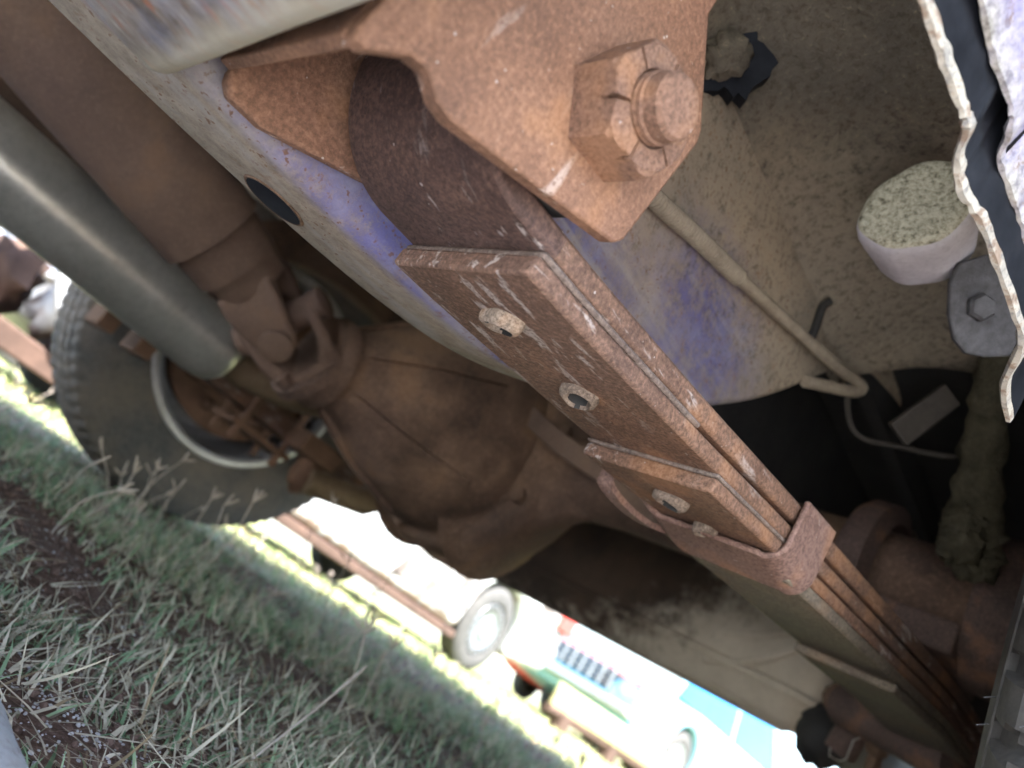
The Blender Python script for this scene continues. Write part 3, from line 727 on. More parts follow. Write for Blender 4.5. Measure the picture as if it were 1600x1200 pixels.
# --- muffler and exhaust pipe
MC0, MC1 = np.array([-.985, -1.05, .268]), np.array([-.985, .408, .2475])
d = MC1-MC0; L = np.linalg.norm(d); d /= L
prof = [(.0, .022), (.012, .047), (.035, .051), (L-.040, .051), (L-.022, .0495), (L-.008, .045), (L, .037), (L+.001, .02)]
MU = G().lathe(prof, MC0, d, 48, True).build('muffler', M['muffler'], TR, smooth=True, ang=60); tag(MU, 'long silver grey cylindrical muffler')
ep = smoothpath([MC1-d*.02, MC1+d*.03, (-.982, .465, .250), (-.97, .53, .268), (-.955, .60, .31), (-.95, .68, .41), (-.95, .85, .42), (-.97, 1.3, .36)], 8)
G().tube(ep, .0235, 20).build('exhaust_pipe', M['pipe'], MU, smooth=True)
G().lathe([(0, .026), (.03, .0275), (.032, .024)], MC1+d*.006, d, 24).build('pipe_sleeve', M['pipe'], MU, smooth=True)
# thin steel pipe running beside the muffler
G().tube([(-1.10, -1.2, .252), (-1.10, .05, .2385), (-1.10, .33, .2325), (-1.10, .46, .236)], .0042, 10).build('fuel_line', M['pipe'], TR, smooth=True)
# --- far-side leaf spring
FS = None
for k, (y0, y1, off) in enumerate(((-.05, 1.35, 0), (.02, 1.28, .0085), (.16, 1.15, .017), (.30, 1.0, .0255), (.47, .9, .034))):
    R = []
    for y in np.linspace(y0, y1, 30):
        z = .232+.035*math.sin(min(1, max(0, (y)/1.3))*math.pi)-off+.018; R.append([(-1.395, y, z-.0075), (-1.325, y, z-.0075), (-1.325, y, z), (-1.395, y, z)])
    o = G().rings(R).build('leaf_spring' if k == 0 else 'spring_leaf', M['leaf'] if k else M['axle'], TR if k == 0 else FS, smooth=True, ang=30)
    if k == 0: FS = o; tag(FS, 'rusty leaf spring on the far side behind the muffler')
for yy in (.36, .43): G().box((-1.400, yy-.015, .205), (-1.320, yy+.015, .262)).build('rebound_clip', M['drum'], FS, bevel=.003)
G().box((-1.41, .62, .208), (-1.31, .76, .219)).build('spring_plate', M['drum'], FS, bevel=.002)
for yy in (.64, .74):
    for xx in (-1.402, -1.318): G().tube([(xx, yy, .40), (xx, yy, .185)], .0075, 10).build('u_bolt', M['drum'], FS, smooth=True)
lump('shock_foot', (-1.30, .80, .215), (.024, .03, .045), M['drum'], FS, .2)
G().box((-1.33, .735, .235), (-1.26, .825, .275)).build('shock_bracket', M['drum'], FS, bevel=.004)
G().tube([(-1.28, .80, .20), (-1.26, .92, .23), (-1.24, 1.1, .40)], [.026, .028, .028], 18).build('shock_tube', M['pipe'], FS, smooth=True)

# --- wheels
def wheel(cx, sgn, mat_tyre, lug, lab, roll=0.0):
    """sgn: +1 when the chassis-side face looks towards +X"""
    C0 = np.array([cx, AY, .347]); 
    rimp = [(.090, .2155), (.098, .215), (.100, .208), (.097, .199), (.090, .196), (.080, .1945), (.055, .193), (.01, .1925), (-.02, .190), (-.03, .185), (-.05, .188), (-.062, .17), (-.05, .15), (-.045, .1), (-.03, .055), (-.03, .001)]
    W = G().lathe([(h*sgn, q) for h, q in rimp], C0, (1, 0, 0), 72).build('wheel', M['rim'], TR, smooth=True, ang=40); tag(W, lab)
    hw = .098
    prof = [(.082, .200), (.090, .205), (.097, .214), (.101, .225), (.106, .250), (.108, .275), (.106, .290), (.1065, .2905), (.1035, .305), (.104, .3055), (.0985, .322), (.0975, .3225)]
    sh = [(.0945, .331), (.0905, .3385), (.086, .3435)]
    xs = np.linspace(.080, -.080, 33); crown = [(x, .3495-.9*x*x*.9) for x in xs]
    full = prof+sh+crown+[(-q[0], q[1]) for q in reversed(prof+sh)]
    n = 792 if lug else 420; R = []; N = 66 if lug else 84
    for j in range(n):
        th = j*2*math.pi/n+roll; ring = []; ph = (th*N/(2*math.pi)) % 1.0
        for (x, q) in full:
            if q > .3285:
                ax_ = abs(x); gdep = 0
                if lug:
                    if ax_ > .046: gdep = .012 if ((ph+ax_*9) % 1) < .30 else 0
                    elif abs(ax_-.041) < .005: gdep = .010
                    elif abs(x) < .004: gdep = .008
                    else: gdep = .005 if ((ph*1+ax_*25) % 1) < .10 else 0
                else:
                    ph2 = (ph+.15*math.sin(x*60)) % 1
                    if ax_ > .066: gdep = .0035 if ph2 < .28 else 0
                    elif min(abs(ax_-.060), abs(ax_-.022)) < .0035: gdep = .007
                    else: gdep = .003 if ph2 < .2 else 0
                q = q-gdep
            ring.append(C0+np.array([x*sgn, q*math.sin(th), q*math.cos(th)]))
        R.append(ring)
    R.append(R[0])
    g = G().rings(R, closed=False, caps=False)
    ty = g.build('tyre', mat_tyre, W, smooth=True, ang=38)
    me = ty.data; bm = bmesh.new(); bm.from_mesh(me); bmesh.ops.remove_doubles(bm, verts=bm.verts, dist=1e-5); bm.to_mesh(me); bm.free()
    # flatten the tread where it stands on the ground
    for v in me.vertices:
        if v.co.z < .004: v.co.z = .004
    dr = [(-.02, .06), (-.01, .155), (.045, .158), (.050, .150), (.052, .165), (.058, .166), (.060, .150), (.062, .07), (.085, .06), (.09, .045)]
    G().lathe([(h*sgn, q) for h, q in dr], C0, (1, 0, 0), 56).build('brake_drum', M['drum'], W, smooth=True, ang=35)
    return W, C0
WF, C0 = wheel(-1.605, 1, M['tyre_far'], False, 'far rear wheel with dusty tyre and pale blue rim')
for k in range(9):                      # wheel cylinder, adjuster and bolt lumps on the backing plate
    z = k*2*math.pi/9+.3; rr = .095 if k % 2 else .125
    lump('backing_plate_bolt', C0+np.array([.067, rr*math.cos(z), rr*math.sin(z)]), (.016, .014, .014), M['drum'], WF, .3, n=10, m_=6)
G().box(C0+np.array([.06, -.10, -.10]), C0+np.array([.10, -.045, -.06])).build('wheel_cylinder', M['drum'], WF, bevel=.004)
bh = smoothpath([C0+np.array(q) for q in ((.09, -.07, -.08), (.13, -.02, -.10), (.17, .03, -.11), (.22, .05, -.06), (.26, .03, 0))], 6)
G().tube(bh, .006, 8).build('brake_hose', M['drum'], WF, smooth=True)
WN, C1 = wheel(.020, -1, M['tyre_near'], True, 'near rear wheel, black tread at the right edge of the picture', .05)
g = G(); 
for k in range(34):                     # rubber moulding hairs on the near tyre
    th = rad(-90)-rad(random.uniform(-30, 75)); x = random.choice([-.097, -.094, -.08, -.06]); q0 = .333 if x < -.09 else .345
    dirr = np.array([0, math.sin(th), math.cos(th)]); b = C1+np.array([x, 0, 0])+dirr*q0
    e = b+dirr*.009+np.array([random.uniform(-.006, 0), random.uniform(-.003, .003), random.uniform(-.003, .003)])
    g.tube([b, e], [.00032, .00018], 5)
o = g.build('moulding_hairs', M['bracket'], WN); tag(o, kind='stuff')

G().box((-.27, 1.14, .07), (.12, 1.148, .45)).build('black_screen', M['black'], TR, bevel=.002)  # added black sheet, hides a bright patch behind the near wheel
# --- fuel tank behind the axle
def tank():
    g = G(); R = []
    rc = .05; x0, x1, y0, y1, z0, z1 = -1.12, -.365, 1.02, 1.60, .238, .50
    for z, ins in ((z0-.004, .05), (z0, .03), (z0+.010, .012), (z0+.03, .002), (z0+.035, -.006), (z0+.042, -.006), (z0+.047, .002), (z0+.12, 0), (z1, .006)):
        ring = []
        for cx, cy, a0 in ((x1-rc, y1-rc, 0), (x0+rc, y1-rc, 90), (x0+rc, y0+rc, 180), (x1-rc, y0+rc, 270)):
            for k in range(9):
                t = rad(a0+90*k/8); ring.append((cx+(rc-ins)*math.cos(t), cy+(rc-ins)*math.sin(t), z+max(0, cy+rc*math.sin(t)-1.03)*.13*(z < .4)))
        R.append(ring)
    g.rings(R); o = g.build('fuel_tank', M['tank'], TR, smooth=True, ang=50); tag(o, 'beige dusty tank with a dark oily stain behind the axle')
    for k, (xa, xb) in enumerate(((-.51, -.40), (-.50, -.39))):
        zz = .318+.045*k
        path = smoothpath([(xa-.02, 1.0215, zz-.052), (xa+.03, 1.0195, zz-.034), (xa+.075, 1.0205, zz-.002), (xb+.012, 1.030, zz+.05)], 6)
        G().tube(path, .0055, 10).build('pressed_rib', M['tank'], o, smooth=True)
    G().box((-.360, 1.04, .235), (-.335, 1.62, .50)).build('tank_shade_cover', M['black'], o, bevel=.002)  # black sheet added over the tank's lit side to darken it
    return o
tank()
# --- bed floor, cross members and outer skin of the truck
G().box((-1.74, -.85, .60), (.16, 1.75, .625)).build('bed_floor', M['bed'], TR)
for yy in (-.75, -.28, 1.70):
    G().box((-1.30, yy-.04, .46), (-.31, yy+.04, .598)).build('cross_member', M['under_dark'], TR, bevel=.004)
G().box((-1.26, .17, .47), (-.31, .25, .598)).build('cross_member', M['under_dark'], TR, bevel=.004)
def side(x, th, name):
    return G().box((x, -.85, .585), (x+th, 1.752, .70)).build(name, M['violet2'], TR, bevel=.003)
mv = Mat('violet_bodywork'); mv.bs('Base Color', mv.ramp(mv.noise(12, 5, .7), [(.35, (.13, .12, .34)), (.65, (.22, .20, .44))])); mv.bs('Roughness', .4); M['violet2'] = mv.m
side(.162, .02, 'side_board'); side(-1.762, .02, 'side_board')
G().box((-1.741, 1.753, .585), (.161, 1.773, .70)).build('tail_board', M['violet2'], TR, bevel=.003)

# ================================================================ SCRAP YARD BEHIND
def car_paint(name, c1, c2, rustamt=.5, rough=.35):
    m = Mat(name); n = m.noise(4, 5, .7); n2 = m.noise(30, 5, .75)
    c = m.ramp(n2, [(.35, c1), (.65, c2)])
    s = m.sep()
    low = m.ramp(m.mth('ADD', s[2], m.mth('MULTIPLY', m.noise(7, 5, .75), .35)), [(.36, 1), (.43, 0)])
    k = m.mth('MULTIPLY', m.mth('MAXIMUM', low, m.ramp(n, [(.60, 0), (.68, .9)])), rustamt)
    c = m.mix(k, c, m.ramp(n2, [(.35, (.10, .045, .025)), (.6, (.26, .15, .10))]))
    m.bs('Base Color', c); m.bs('Roughness', rough); return m.m
M['glass_blue'] = simple('blue_tinted_glass', (.02, .16, .42), (.03, .24, .55), 3, .15, 0, 0)
M['glass_dusty'] = simple('dusty_windscreen', (.16, .20, .20), (.24, .28, .27), 5, .3, 0, 0)
M['glass_dark'] = simple('dark_car_glass', (.03, .04, .05), (.05, .06, .07), 3, .08, 0, 0)
M['bg_tyre'] = simple('grey_tyre', (.05, .048, .046), (.09, .085, .08), 20, .85)
M['hubcap'] = simple('silver_hubcap', (.17, .18, .19), (.27, .28, .29), 20, .35, .5, 0)
M['red_lamp'] = simple('red_lamp_plastic', (.45, .03, .02), (.6, .06, .04), 20, .3, 0, 0)
M['chrome'] = simple('dull_chrome', (.42, .43, .45), (.55, .56, .58), 10, .3, .8, 0)
M['rust_bg'] = simple('rusty_scrap', (.045, .026, .019), (.10, .058, .042), 9, .9)

def car(name, o, ang, L, Wd, r, u1, u2, paint, glass, label, hood=None, hoodh=.80, roofh=1.30, lamps='front', clearance=.22, gl=(.30, .42, .70, .82), group='old cars parked in the yard'):
    """o: ground point of the near front corner; ang: direction of travel front->rear in the XY plane (deg from +Y towards -X); u1,u2 wheel stations"""
    t = rad(ang); du = np.array([-math.sin(t), math.cos(t), 0]); dv = np.array([-math.cos(t), -math.sin(t), 0]); dz = np.array([0, 0, 1.])
    o = np.asarray(o, float); T = lambda u, v, z: o+du*u+dv*v+dz*z
    E_ = thing(name, tuple(T(L/2, Wd/2, 0)), label, 'car', group)
    ra = r*1.17
    def archpts(u): return [(u-ra*math.cos(k), r+ra*math.sin(k)*1.0) for k in np.linspace(-.15, math.pi+.15, 16)]
    bot = [(0.05, clearance+.08), (u1-ra-.02, clearance+.02)]+[q for q in archpts(u1)][1:-1]+[(u1+ra+.02, clearance), (u2-ra-.02, clearance)]+[q for q in archpts(u2)][1:-1]+[(u2+ra+.02, clearance+.03), (L-.05, clearance+.10)]
    top = [(L, .50), (L-.03, hoodh), (L-.10, hoodh+.06), (L*.78, hoodh+.09), (L*.3, hoodh+.08), (.12, hoodh+.0), (.0, hoodh-.08), (-.02, .45)]
    out = bot+top
    R = [[T(u, v, z+dzz*(z > .6)) for u, z in out] for v, dzz in ((0.03, -.03), (0, 0), (.0, 0), (.06, .03), (Wd-.06, .03), (Wd, 0), (Wd-.03, -.03))]
    R = [[T(u, v, z) for u, z in out] for v in (0, Wd)]
    body = G().rings(R).build('car_body', paint, E_, bevel=.05, seg=3, smooth=True, ang=40)
    g0 = hoodh+.06; a0, a1, b0, b1 = [L*k for k in gl]
    # roof on pillars, with separate panes
    def pane(nm, pts, mat, th=.02, nrm=None):
        A = [T(*q) for q in pts]; nn = np.cross(A[1]-A[0], A[2]-A[0]); nn /= np.linalg.norm(nn)
        return G().rings([A, [q+nn*th for q in A]]).build(nm, mat, E_)
    iv = .14
    G().rings([[T(a1-.05, iv-.02, roofh-.03), T(b0+.05, iv-.02, roofh-.03), T(b0+.05, Wd-iv+.02, roofh-.03), T(a1-.05, Wd-iv+.02, roofh-.03)],
               [T(a1, iv+.03, roofh+.03), T(b0, iv+.03, roofh+.03), T(b0, Wd-iv-.03, roofh+.03), T(a1, Wd-iv-.03, roofh+.03)]]).build('roof', paint, E_, bevel=.02)
    pane('windscreen', [(a0+.03, .10, g0), (a0+.03, Wd-.10, g0), (a1-.02, Wd-.2, roofh-.02), (a1-.02, .2, roofh-.02)], M['glass_dusty'])
    pane('rear_window', [(b1-.03, .10, g0), (b1-.03, Wd-.10, g0), (b0+.02, Wd-.2, roofh-.02), (b0+.02, .2, roofh-.02)], glass)
    mid = (a0+b1)/2
    for v, w_ in ((.045, .15), (Wd-.045, Wd-.15)):
        pane('side_window', [(a0+.10, v, g0), (mid-.05, v, g0), (mid-.05, w_, roofh-.03), (a1+.02, w_, roofh-.03)], glass)
        pane('side_window', [(mid+.05, v, g0), (b1-.10, v, g0), (b0-.02, w_, roofh-.03), (mid+.05, w_, roofh-.03)], glass)
        for ua, ub in ((a0+.02, a1), (mid, mid), (b1-.04, b0)):
            G().tube([T(ua, v, g0-.02), T(ub, w_, roofh)], .035, 8).build('pillar', paint, E_, smooth=True)
    if hood is not None:
        ub = a0-.02
        G().rings([[T(-.03, .03, hoodh-.10), T(-.03, Wd-.03, hoodh-.10), T(-.035, Wd-.03, hoodh+.0), T(-.01, Wd-.06, hoodh+.055), T(-.01, .06, hoodh+.055), T(-.035, .03, hoodh+.0)],
                   [T(ub, -.012, hoodh-.02), T(ub, Wd+.012, hoodh-.02), T(ub, Wd+.012, hoodh+.05), T(ub, Wd-.06, hoodh+.13), T(ub, .06, hoodh+.13), T(ub, -.012, hoodh+.05)]]).build('bonnet', hood, E_, bevel=.02)
    # door gap lines as raised trim, sill
    for u in (u1+ra+.12, mid, u2-ra-.06):
        G().rings([[T(u-.008, -.004, clearance+.12), T(u+.008, -.004, clearance+.12), T(u+.008, -.004, hoodh), T(u-.008, -.004, hoodh)], [T(u-.008, .03, clearance+.12), T(u+.008, .03, clearance+.12), T(u+.008, .03, hoodh), T(u-.008, .03, hoodh)]]).build('door_edge', M['rust_bg'], E_)
    G().rings([[T(u1+ra, -.01, clearance-.05), T(u2-ra, -.01, clearance-.05), T(u2-ra, -.01, clearance+.0), T(u1+ra, -.01, clearance+.0)], [T(u1+ra, .12, clearance-.05), T(u2-ra, .12, clearance-.05), T(u2-ra, .12, clearance+.0), T(u1+ra, .12, clearance+.0)]]).build('sill', M['rust_bg'], E_, bevel=.01)
    for u in (u1, u2):
        for v, sg in ((.02, 1), (Wd-.02, -1)):
            c = T(u, v, r); ax = dv*sg
            wv = G().lathe([(0, .001), (.0, r*.25), (.012, r*.3), (.012, r*.42), (.004, r*.48), (.004, r*.60), (.02, r*.63), (.05, r*.60)], c, ax, 40).build('wheel', M['hubcap'], E_, smooth=True, ang=30)
            G().lathe([(.03, r*.60), (0, r*.66), (-.006, r*.8), (.005, r*.93), (.02, r), (.14, r), (.16, r*.9), (.16, r*.6)], c, ax, 44).build('tyre', M['bg_tyre'], wv, smooth=True, ang=50)
            for k in range(22):
                z = k*2*math.pi/22; q = (du*math.cos(z)+dz*math.sin(z))
                G().tube([c+q*r*.46-ax*.002, c+q*r*.59-ax*.002], .006, 5).build('hubcap_spoke', M['bg_tyre'], wv) if (u == u2 and sg == 1 and name == 'white_car') else None
    # front and rear faces
    for uu, s_ in ((0, -1), (L, 1)):
        G().rings([[T(uu+s_*.02, .0, .38), T(uu+s_*.02, Wd, .38), T(uu+s_*.02, Wd, .48), T(uu+s_*.02, 0, .48)], [T(uu+s_*.10, .04, .39), T(uu+s_*.10, Wd-.04, .39), T(uu+s_*.10, Wd-.04, .47), T(uu+s_*.10, .04, .47)]]).build('bumper', M['chrome'], E_, bevel=.02)
        for v in (.16, Wd-.16):
            if s_ < 0: G().lathe([(-.02, .001), (-.02, .09), (.0, .10), (.04, .10)], T(uu, v, .62), -du*s_, 20).build('headlight', M['chrome'], E_, smooth=True)
            else: G().rings([[T(uu+.0, v-.12, .56), T(uu, v+.12, .56), T(uu, v+.12, .70), T(uu, v-.12, .70)], [T(uu+.035, v-.11, .57), T(uu+.035, v+.11, .57), T(uu+.035, v+.11, .69), T(uu+.035, v-.11, .69)]]).build('tail_lamp', M['red_lamp'], E_, bevel=.01)
    G().rings([[T(-.035, .32, .52), T(-.035, Wd-.32, .52), T(-.035, Wd-.32, .70), T(-.035, .32, .70)], [T(.03, .32, .52), T(.03, Wd-.32, .52), T(.03, Wd-.32, .70), T(.03, .32, .70)]]).build('grille', M['glass_dark'], E_)
    for k in range(9):
        v = .34+(Wd-.68)*k/8; G().tube([T(-.042, v, .52), T(-.042, v, .70)], .009, 5).build('grille_bar', M['chrome'], E_)
    for z in (.56, .61, .66): G().tube([T(-.044, .32, z), T(-.044, Wd-.32, z)], .008, 5).build('grille_bar', M['chrome'], E_)
    return E_, T, body

PW = car_paint('faded_white_paint', (.40, .40, .41), (.50, .50, .50), .85)
PB = car_paint('pale_blue_paint', (.16, .34, .44), (.22, .40, .50), .2)
PR = car_paint('faded_red_paint', (.40, .15, .16), (.46, .21, .21), .2)
PN = car_paint('navy_blue_paint', (.10, .22, .45), (.16, .32, .58), .3)
PRD = car_paint('bright_red_paint', (.45, .05, .05), (.55, .09, .08), .1)
# white car: near side runs along the truck, rear wheel in the gap under the tank
wt = rad(10); wheel_pt = np.array([-3.50, 3.98, 0])
du = np.array([-math.sin(wt), math.cos(wt), 0]); dvv = np.array([-math.cos(wt), -math.sin(wt), 0])
U2 = 3.25
E1, T1, B1 = car('white_car', wheel_pt-du*U2+dvv*-.02, 10, 4.25, 1.6, .288, .72, U2, PW, M['glass_dark'],
   'old white car with rusted sill and silver hubcap, parked beyond the truck', clearance=.17)
A = [T1(q[0], -.03, q[1]) for q in ((4.02, .60), (4.27, .60), (4.27, .74), (4.05, .76))]
G().rings([A, [q+dvv*.06 for q in A]]).build('side_lamp', M['red_lamp'], E1, bevel=.01)
# dents and bare metal panel patch on its side
m = Mat('bare_filler_patch'); n_ = m.noise(9, 5, .75); m.bs('Base Color', m.ramp(m.noise(1, 5, .7, m.map((14, 5, 5))), [(.38, (.09, .07, .06)), (.55, (.26, .24, .23)), (.68, (.45, .44, .43))])); m.bs('Roughness', .6)
A = [T1(q[0], -.006, q[1]) for q in ((2.05, .24), (2.75, .22), (2.80, .45), (2.78, .62), (2.45, .66), (2.20, .50))]
G().rings([A, [q+dvv*.03 for q in A]]).build('scraped_panel', m.m, E1, bevel=.004)
A = [T1(q[0], -.006, q[1]) for q in ((3.66, .34), (4.18, .34), (4.20, .62), (3.95, .72), (3.70, .66))]
G().rings([A, [q+dvv*.03 for q in A]]).build('scraped_panel', m.m, E1, bevel=.004)
E2, T2, B2 = car('blue_car', (-3.72, 6.5, 0), 2, 4.3, 1.62, .31, 1.2, 3.4, PB, M['glass_blue'],
   'pale blue old car with faded pink bonnet and bright blue windows', hood=PR, hoodh=.77, roofh=1.42, gl=(.13, .25, .80, .92))
E3, T3, B3 = car('red_car', (-5.9, 9.2, 0), 4, 4.2, 1.6, .30, .75, 3.2, PRD, M['glass_dark'],
   'red car parked farther back behind the pale blue car', hoodh=.80, roofh=1.32)
E4, T4, B4 = car('navy_car', (-6.6, -1.6, 0), 12, 4.3, 1.62, .31, .75, 3.3, PN, M['glass_blue'],
   'dark blue car at the far left edge, glimpsed past the muffler', hood=PRD, hoodh=.80, roofh=1.32)

# long pale panel propped on rusty stands
q0, q1 = np.array([-3.32, 4.72, .20]), np.array([-3.10, 6.3, .21]); dd = (q1-q0)/np.linalg.norm(q1-q0); nn = np.array([dd[1], -dd[0], 0])
PB_ = thing('yellow_panel', tuple((q0+q1)/2*np.array([1, 1, 0])), 'long pale yellow green panel propped low on rusty stands beside the cars', 'panel')
yp = car_paint('pale_yellow_paint', (.27, .27, .12), (.34, .33, .16), .3)
R = []
for k, t in enumerate(np.linspace(0, 1, 14)):
    c = q0*(1-t)+q1*t; bow = nn*(.03*math.sin(t*math.pi))
    R.append([c+bow+nn*.012*s_+np.array([0, 0, z]) for s_, z in ((-1, -.08), (1, -.08), (1.6, 0), (1, .09), (-1, .09))])
G().rings(R).build('panel_sheet', yp, PB_, smooth=True, ang=40, bevel=.004)
G().tube([q0+np.array([0, 0, -.10]), q1+np.array([0, 0, -.10])], .035, 10).build('rusty_beam', M['rust_bg'], PB_, smooth=True)
for t in (.12, .5, .9):
    c = q0*(1-t)+q1*t
    G().box((c[0]-.05, c[1]-.06, 0), (c[0]+.05, c[1]+.06, .12)).build('stand', M['rust_bg'], PB_, bevel=.01)
# rusty white front clip of a dismantled vehicle at the left edge
SCR = thing('scrap_shell', (-2.95, .55, 0), 'rusty white stripped body shell lying in the sunlit grass at the left', 'scrap')
g = G(); sh = [(.25, .18), (.34, .30), (.36, .46), (.45, .50), (.58, .47), (.66, .34), (.78, .20), (.95, .16), (1.05, .2), (1.05, .62), (.7, .74), (.3, .72), (.05, .60), (.0, .34), (.12, .20)]
G().prism([(y-.05, z) for y, z in sh], YZ(-2.95), 0, -.05).build('fender', PW, SCR, bevel=.012)
G().prism([(y-.05, z) for y, z in [(0, .1), (1.0, .08), (1.02, .16), (.02, .2)]], YZ(-2.99), 0, -.9).build('floor_rail', M['rust_bg'], SCR, bevel=.01)
for k, (y, z, x) in enumerate(((.22, .28, -3.1), (.5, .3, -3.2), (.75, .33, -3.15))):
    lump('scrap_part', (x, y, z), (.12, .12, .14), M['rust_bg'] if k % 2 else PW, SCR, .5, n=12, m_=8)
G().tube([(-2.93, .12, .30), (-2.93, .45, .56), (-2.93, .8, .36)], .02, 8).build('white_strut', PW, SCR, smooth=True)

# trees beyond the yard
M['leafmat'] = None
m = Mat('tree_foliage'); m.bs('Base Color', m.ramp(m.noise(1.3, 4, .7), [(.3, (.035, .075, .025)), (.7, (.085, .14, .045))])); m.bs('Roughness', .7); FOL = m.m
BARK = simple('tree_bark', (.08, .055, .04), (.15, .11, .08), 8, .9)
def tree(x, y, h, rr, label, seed):
    rs = np.random.default_rng(seed); E_ = thing('garden_tree', (x, y, 0), label, 'tree')
    g = G().tube([(x, y, -.1), (x+.05, y, h*.3), (x-.1, y+.1, h*.55), (x, y, h*.8)], [.16, .12, .08, .03], 10)
    for k in range(6):
        z = k*1.05; b = np.array([x, y, h*(.35+.07*k)]); g.tube([b, b+np.array([math.cos(z), math.sin(z), .5])*rr*.8], [.05, .015], 6)
    g.build('trunk', BARK, E_, smooth=True)
    n = 2600; cl = rs.normal(size=(26, 3)); cl /= np.linalg.norm(cl, axis=1)[:, None]; cl = cl*rr*rs.uniform(.35, .95, (26, 1))*np.array([1, 1, .8])+np.array([x, y, h*.68])
    P = cl[rs.integers(0, 26, n)]+rs.normal(size=(n, 3))*rr*.2; s = rs.uniform(.05, .12, (n, 1))
    u = rs.normal(size=(n, 3)); u /= np.linalg.norm(u, axis=1)[:, None]; v = np.cross(u, rs.normal(size=(n, 3))); v /= np.linalg.norm(v, axis=1)[:, None]
    V = np.stack([P-u*s, P-v*s*.5, P+u*s, P+v*s*.5], 1).reshape(-1, 3)
    me = bpy.data.meshes.new('crown'); me.from_pydata(V.tolist(), [], [(4*i, 4*i+1, 4*i+2, 4*i+3) for i in range(n)]); me.update(); link('crown', me, FOL, E_)
tree(-9.6, 17.5, 4.4, 1.9, 'dark green leafy tree rising behind the parked cars', 3)


# ================================================================ GRASS, STRAW, GRAVEL
def inside_kerb(x, y): return (y < .145+(x+.25)*.10) & (y > -.03)
def tyre_zone(x, y): return ((np.abs(x+1.605) < .11) | (np.abs(x-.02) < .11)) & (np.abs(y-AY) < .10)
def strips(name, base, dirh, ln, wd, bend, tint, mat, nseg=3, lift=None):
    """flat tapering blades. base Nx3, dirh Nx2 lean direction, bend 0..1.5"""
    N = len(base); rows = []
    side = np.stack([-dirh[:, 1], dirh[:, 0], np.zeros(N)], 1)
    tw = RNG.uniform(-1.2, 1.2, N); side = side*np.cos(tw)[:, None]+np.stack([dirh[:, 0], dirh[:, 1], np.zeros(N)], 1)*np.sin(tw)[:, None]*.8
    el0 = np.pi/2-RNG.uniform(.1, .7, N) if lift is None else lift
    cur = base.copy(); V = []
    for k in range(nseg+1):
        t = k/nseg; wk = wd*(1-t**1.6)*.5 if k < nseg else wd*0
        if k < nseg:
            V.append(cur-side*wk[:, None]); V.append(cur+side*wk[:, None])
        else: V.append(cur.copy())
        el = el0-bend*(t+.5/nseg); st = ln/nseg
        cur = cur+np.stack([dirh[:, 0]*np.cos(el), dirh[:, 1]*np.cos(el), np.sin(el)], 1)*st[:, None]
        cur[:, 2] = np.maximum(cur[:, 2], base[:, 2]+.001)
    nv = 2*nseg+1; V = np.stack(V, 1).reshape(-1, 3).astype(np.float32)
    b = (np.arange(N)*nv)[:, None]
    quads = np.concatenate([b+np.array([2*k, 2*k+1, 2*k+3, 2*k+2]) for k in range(nseg-1)], 1).reshape(-1, 4)
    tris = b+np.array([2*nseg-2, 2*nseg-1, 2*nseg])
    me = bpy.data.meshes.new(name); me.vertices.add(len(V)); me.vertices.foreach_set('co', V.ravel())
    nl = quads.size+tris.size; me.loops.add(nl); me.loops.foreach_set('vertex_index', np.concatenate([quads.ravel(), tris.ravel()]).astype(np.int32))
    np_ = len(quads)+len(tris); me.polygons.add(np_)
    me.polygons.foreach_set('loop_start', np.concatenate([np.arange(len(quads))*4, len(quads)*4+np.arange(len(tris))*3]).astype(np.int32))
    me.update(calc_edges=True); me.validate()
    ca = me.attributes.new('tint', 'FLOAT_COLOR', 'POINT'); cols = np.repeat(np.concatenate([tint, np.ones((N, 1))], 1), nv, 0).astype(np.float32); ca.data.foreach_set('color', cols.ravel())
    me.polygons.foreach_set('use_smooth', np.ones(np_, bool))
    o = link(name, me, mat); tag(o, kind='stuff'); return o
def blade_mat(name, rough=.55, trans=.25):
    m = Mat(name); at = m.t.nodes.new('ShaderNodeAttribute'); at.attribute_name = 'tint'
    n = m.noise(400, 2, .5); c = m.mix(m.ramp(n, [(.3, .0), (.7, .25)]), at.outputs['Color'], (.30, .27, .19))
    m.bs('Base Color', c); m.bs('Roughness', rough); m.bs('Specular IOR Level', .35)
    t = m.t.nodes.new('ShaderNodeBsdfTranslucent'); m.t.links.new(c, t.inputs[0]); mx = m.t.nodes.new('ShaderNodeMixShader'); mx.inputs[0].default_value = trans
    out = m.t.nodes['Material Output']; m.t.links.new(m.b.outputs[0], mx.inputs[1]); m.t.links.new(t.outputs[0], mx.inputs[2]); m.t.links.new(mx.outputs[0], out.inputs[0]); return m.m
BM = blade_mat('grass_blades'); SM = blade_mat('dry_straw', .7, .15)
fwd_az = math.atan2(FW[1], FW[0])
def scatter(n, r0, r1, spread, power=1.0):
    rr = r0+(r1-r0)*RNG.random(n)**power; az = fwd_az+(RNG.random(n)-.5)*2*spread
    return rr*np.cos(az), rr*np.sin(az)
def cover(x, y): # 0 bare soil .. 1 dense turf
    n = .6*vnoise(x, y, 5.5)+.4*vnoise(x, y, 17)
    d = (x*-.76+y*.65)           # distance along the view
    side_ = (x*.65+y*.76)        # right of the view
    soil = np.clip(1-np.hypot((x+.62)/.20, (y-.245)/.06), 0, 1)*2.6+np.clip(1-np.hypot((x+.33)/.10, (y-.185)/.045), 0, 1)*.9
    return np.clip((n-.30)*3.2+.25+np.clip((d-.9)*.5, 0, .6), 0, 1)-soil
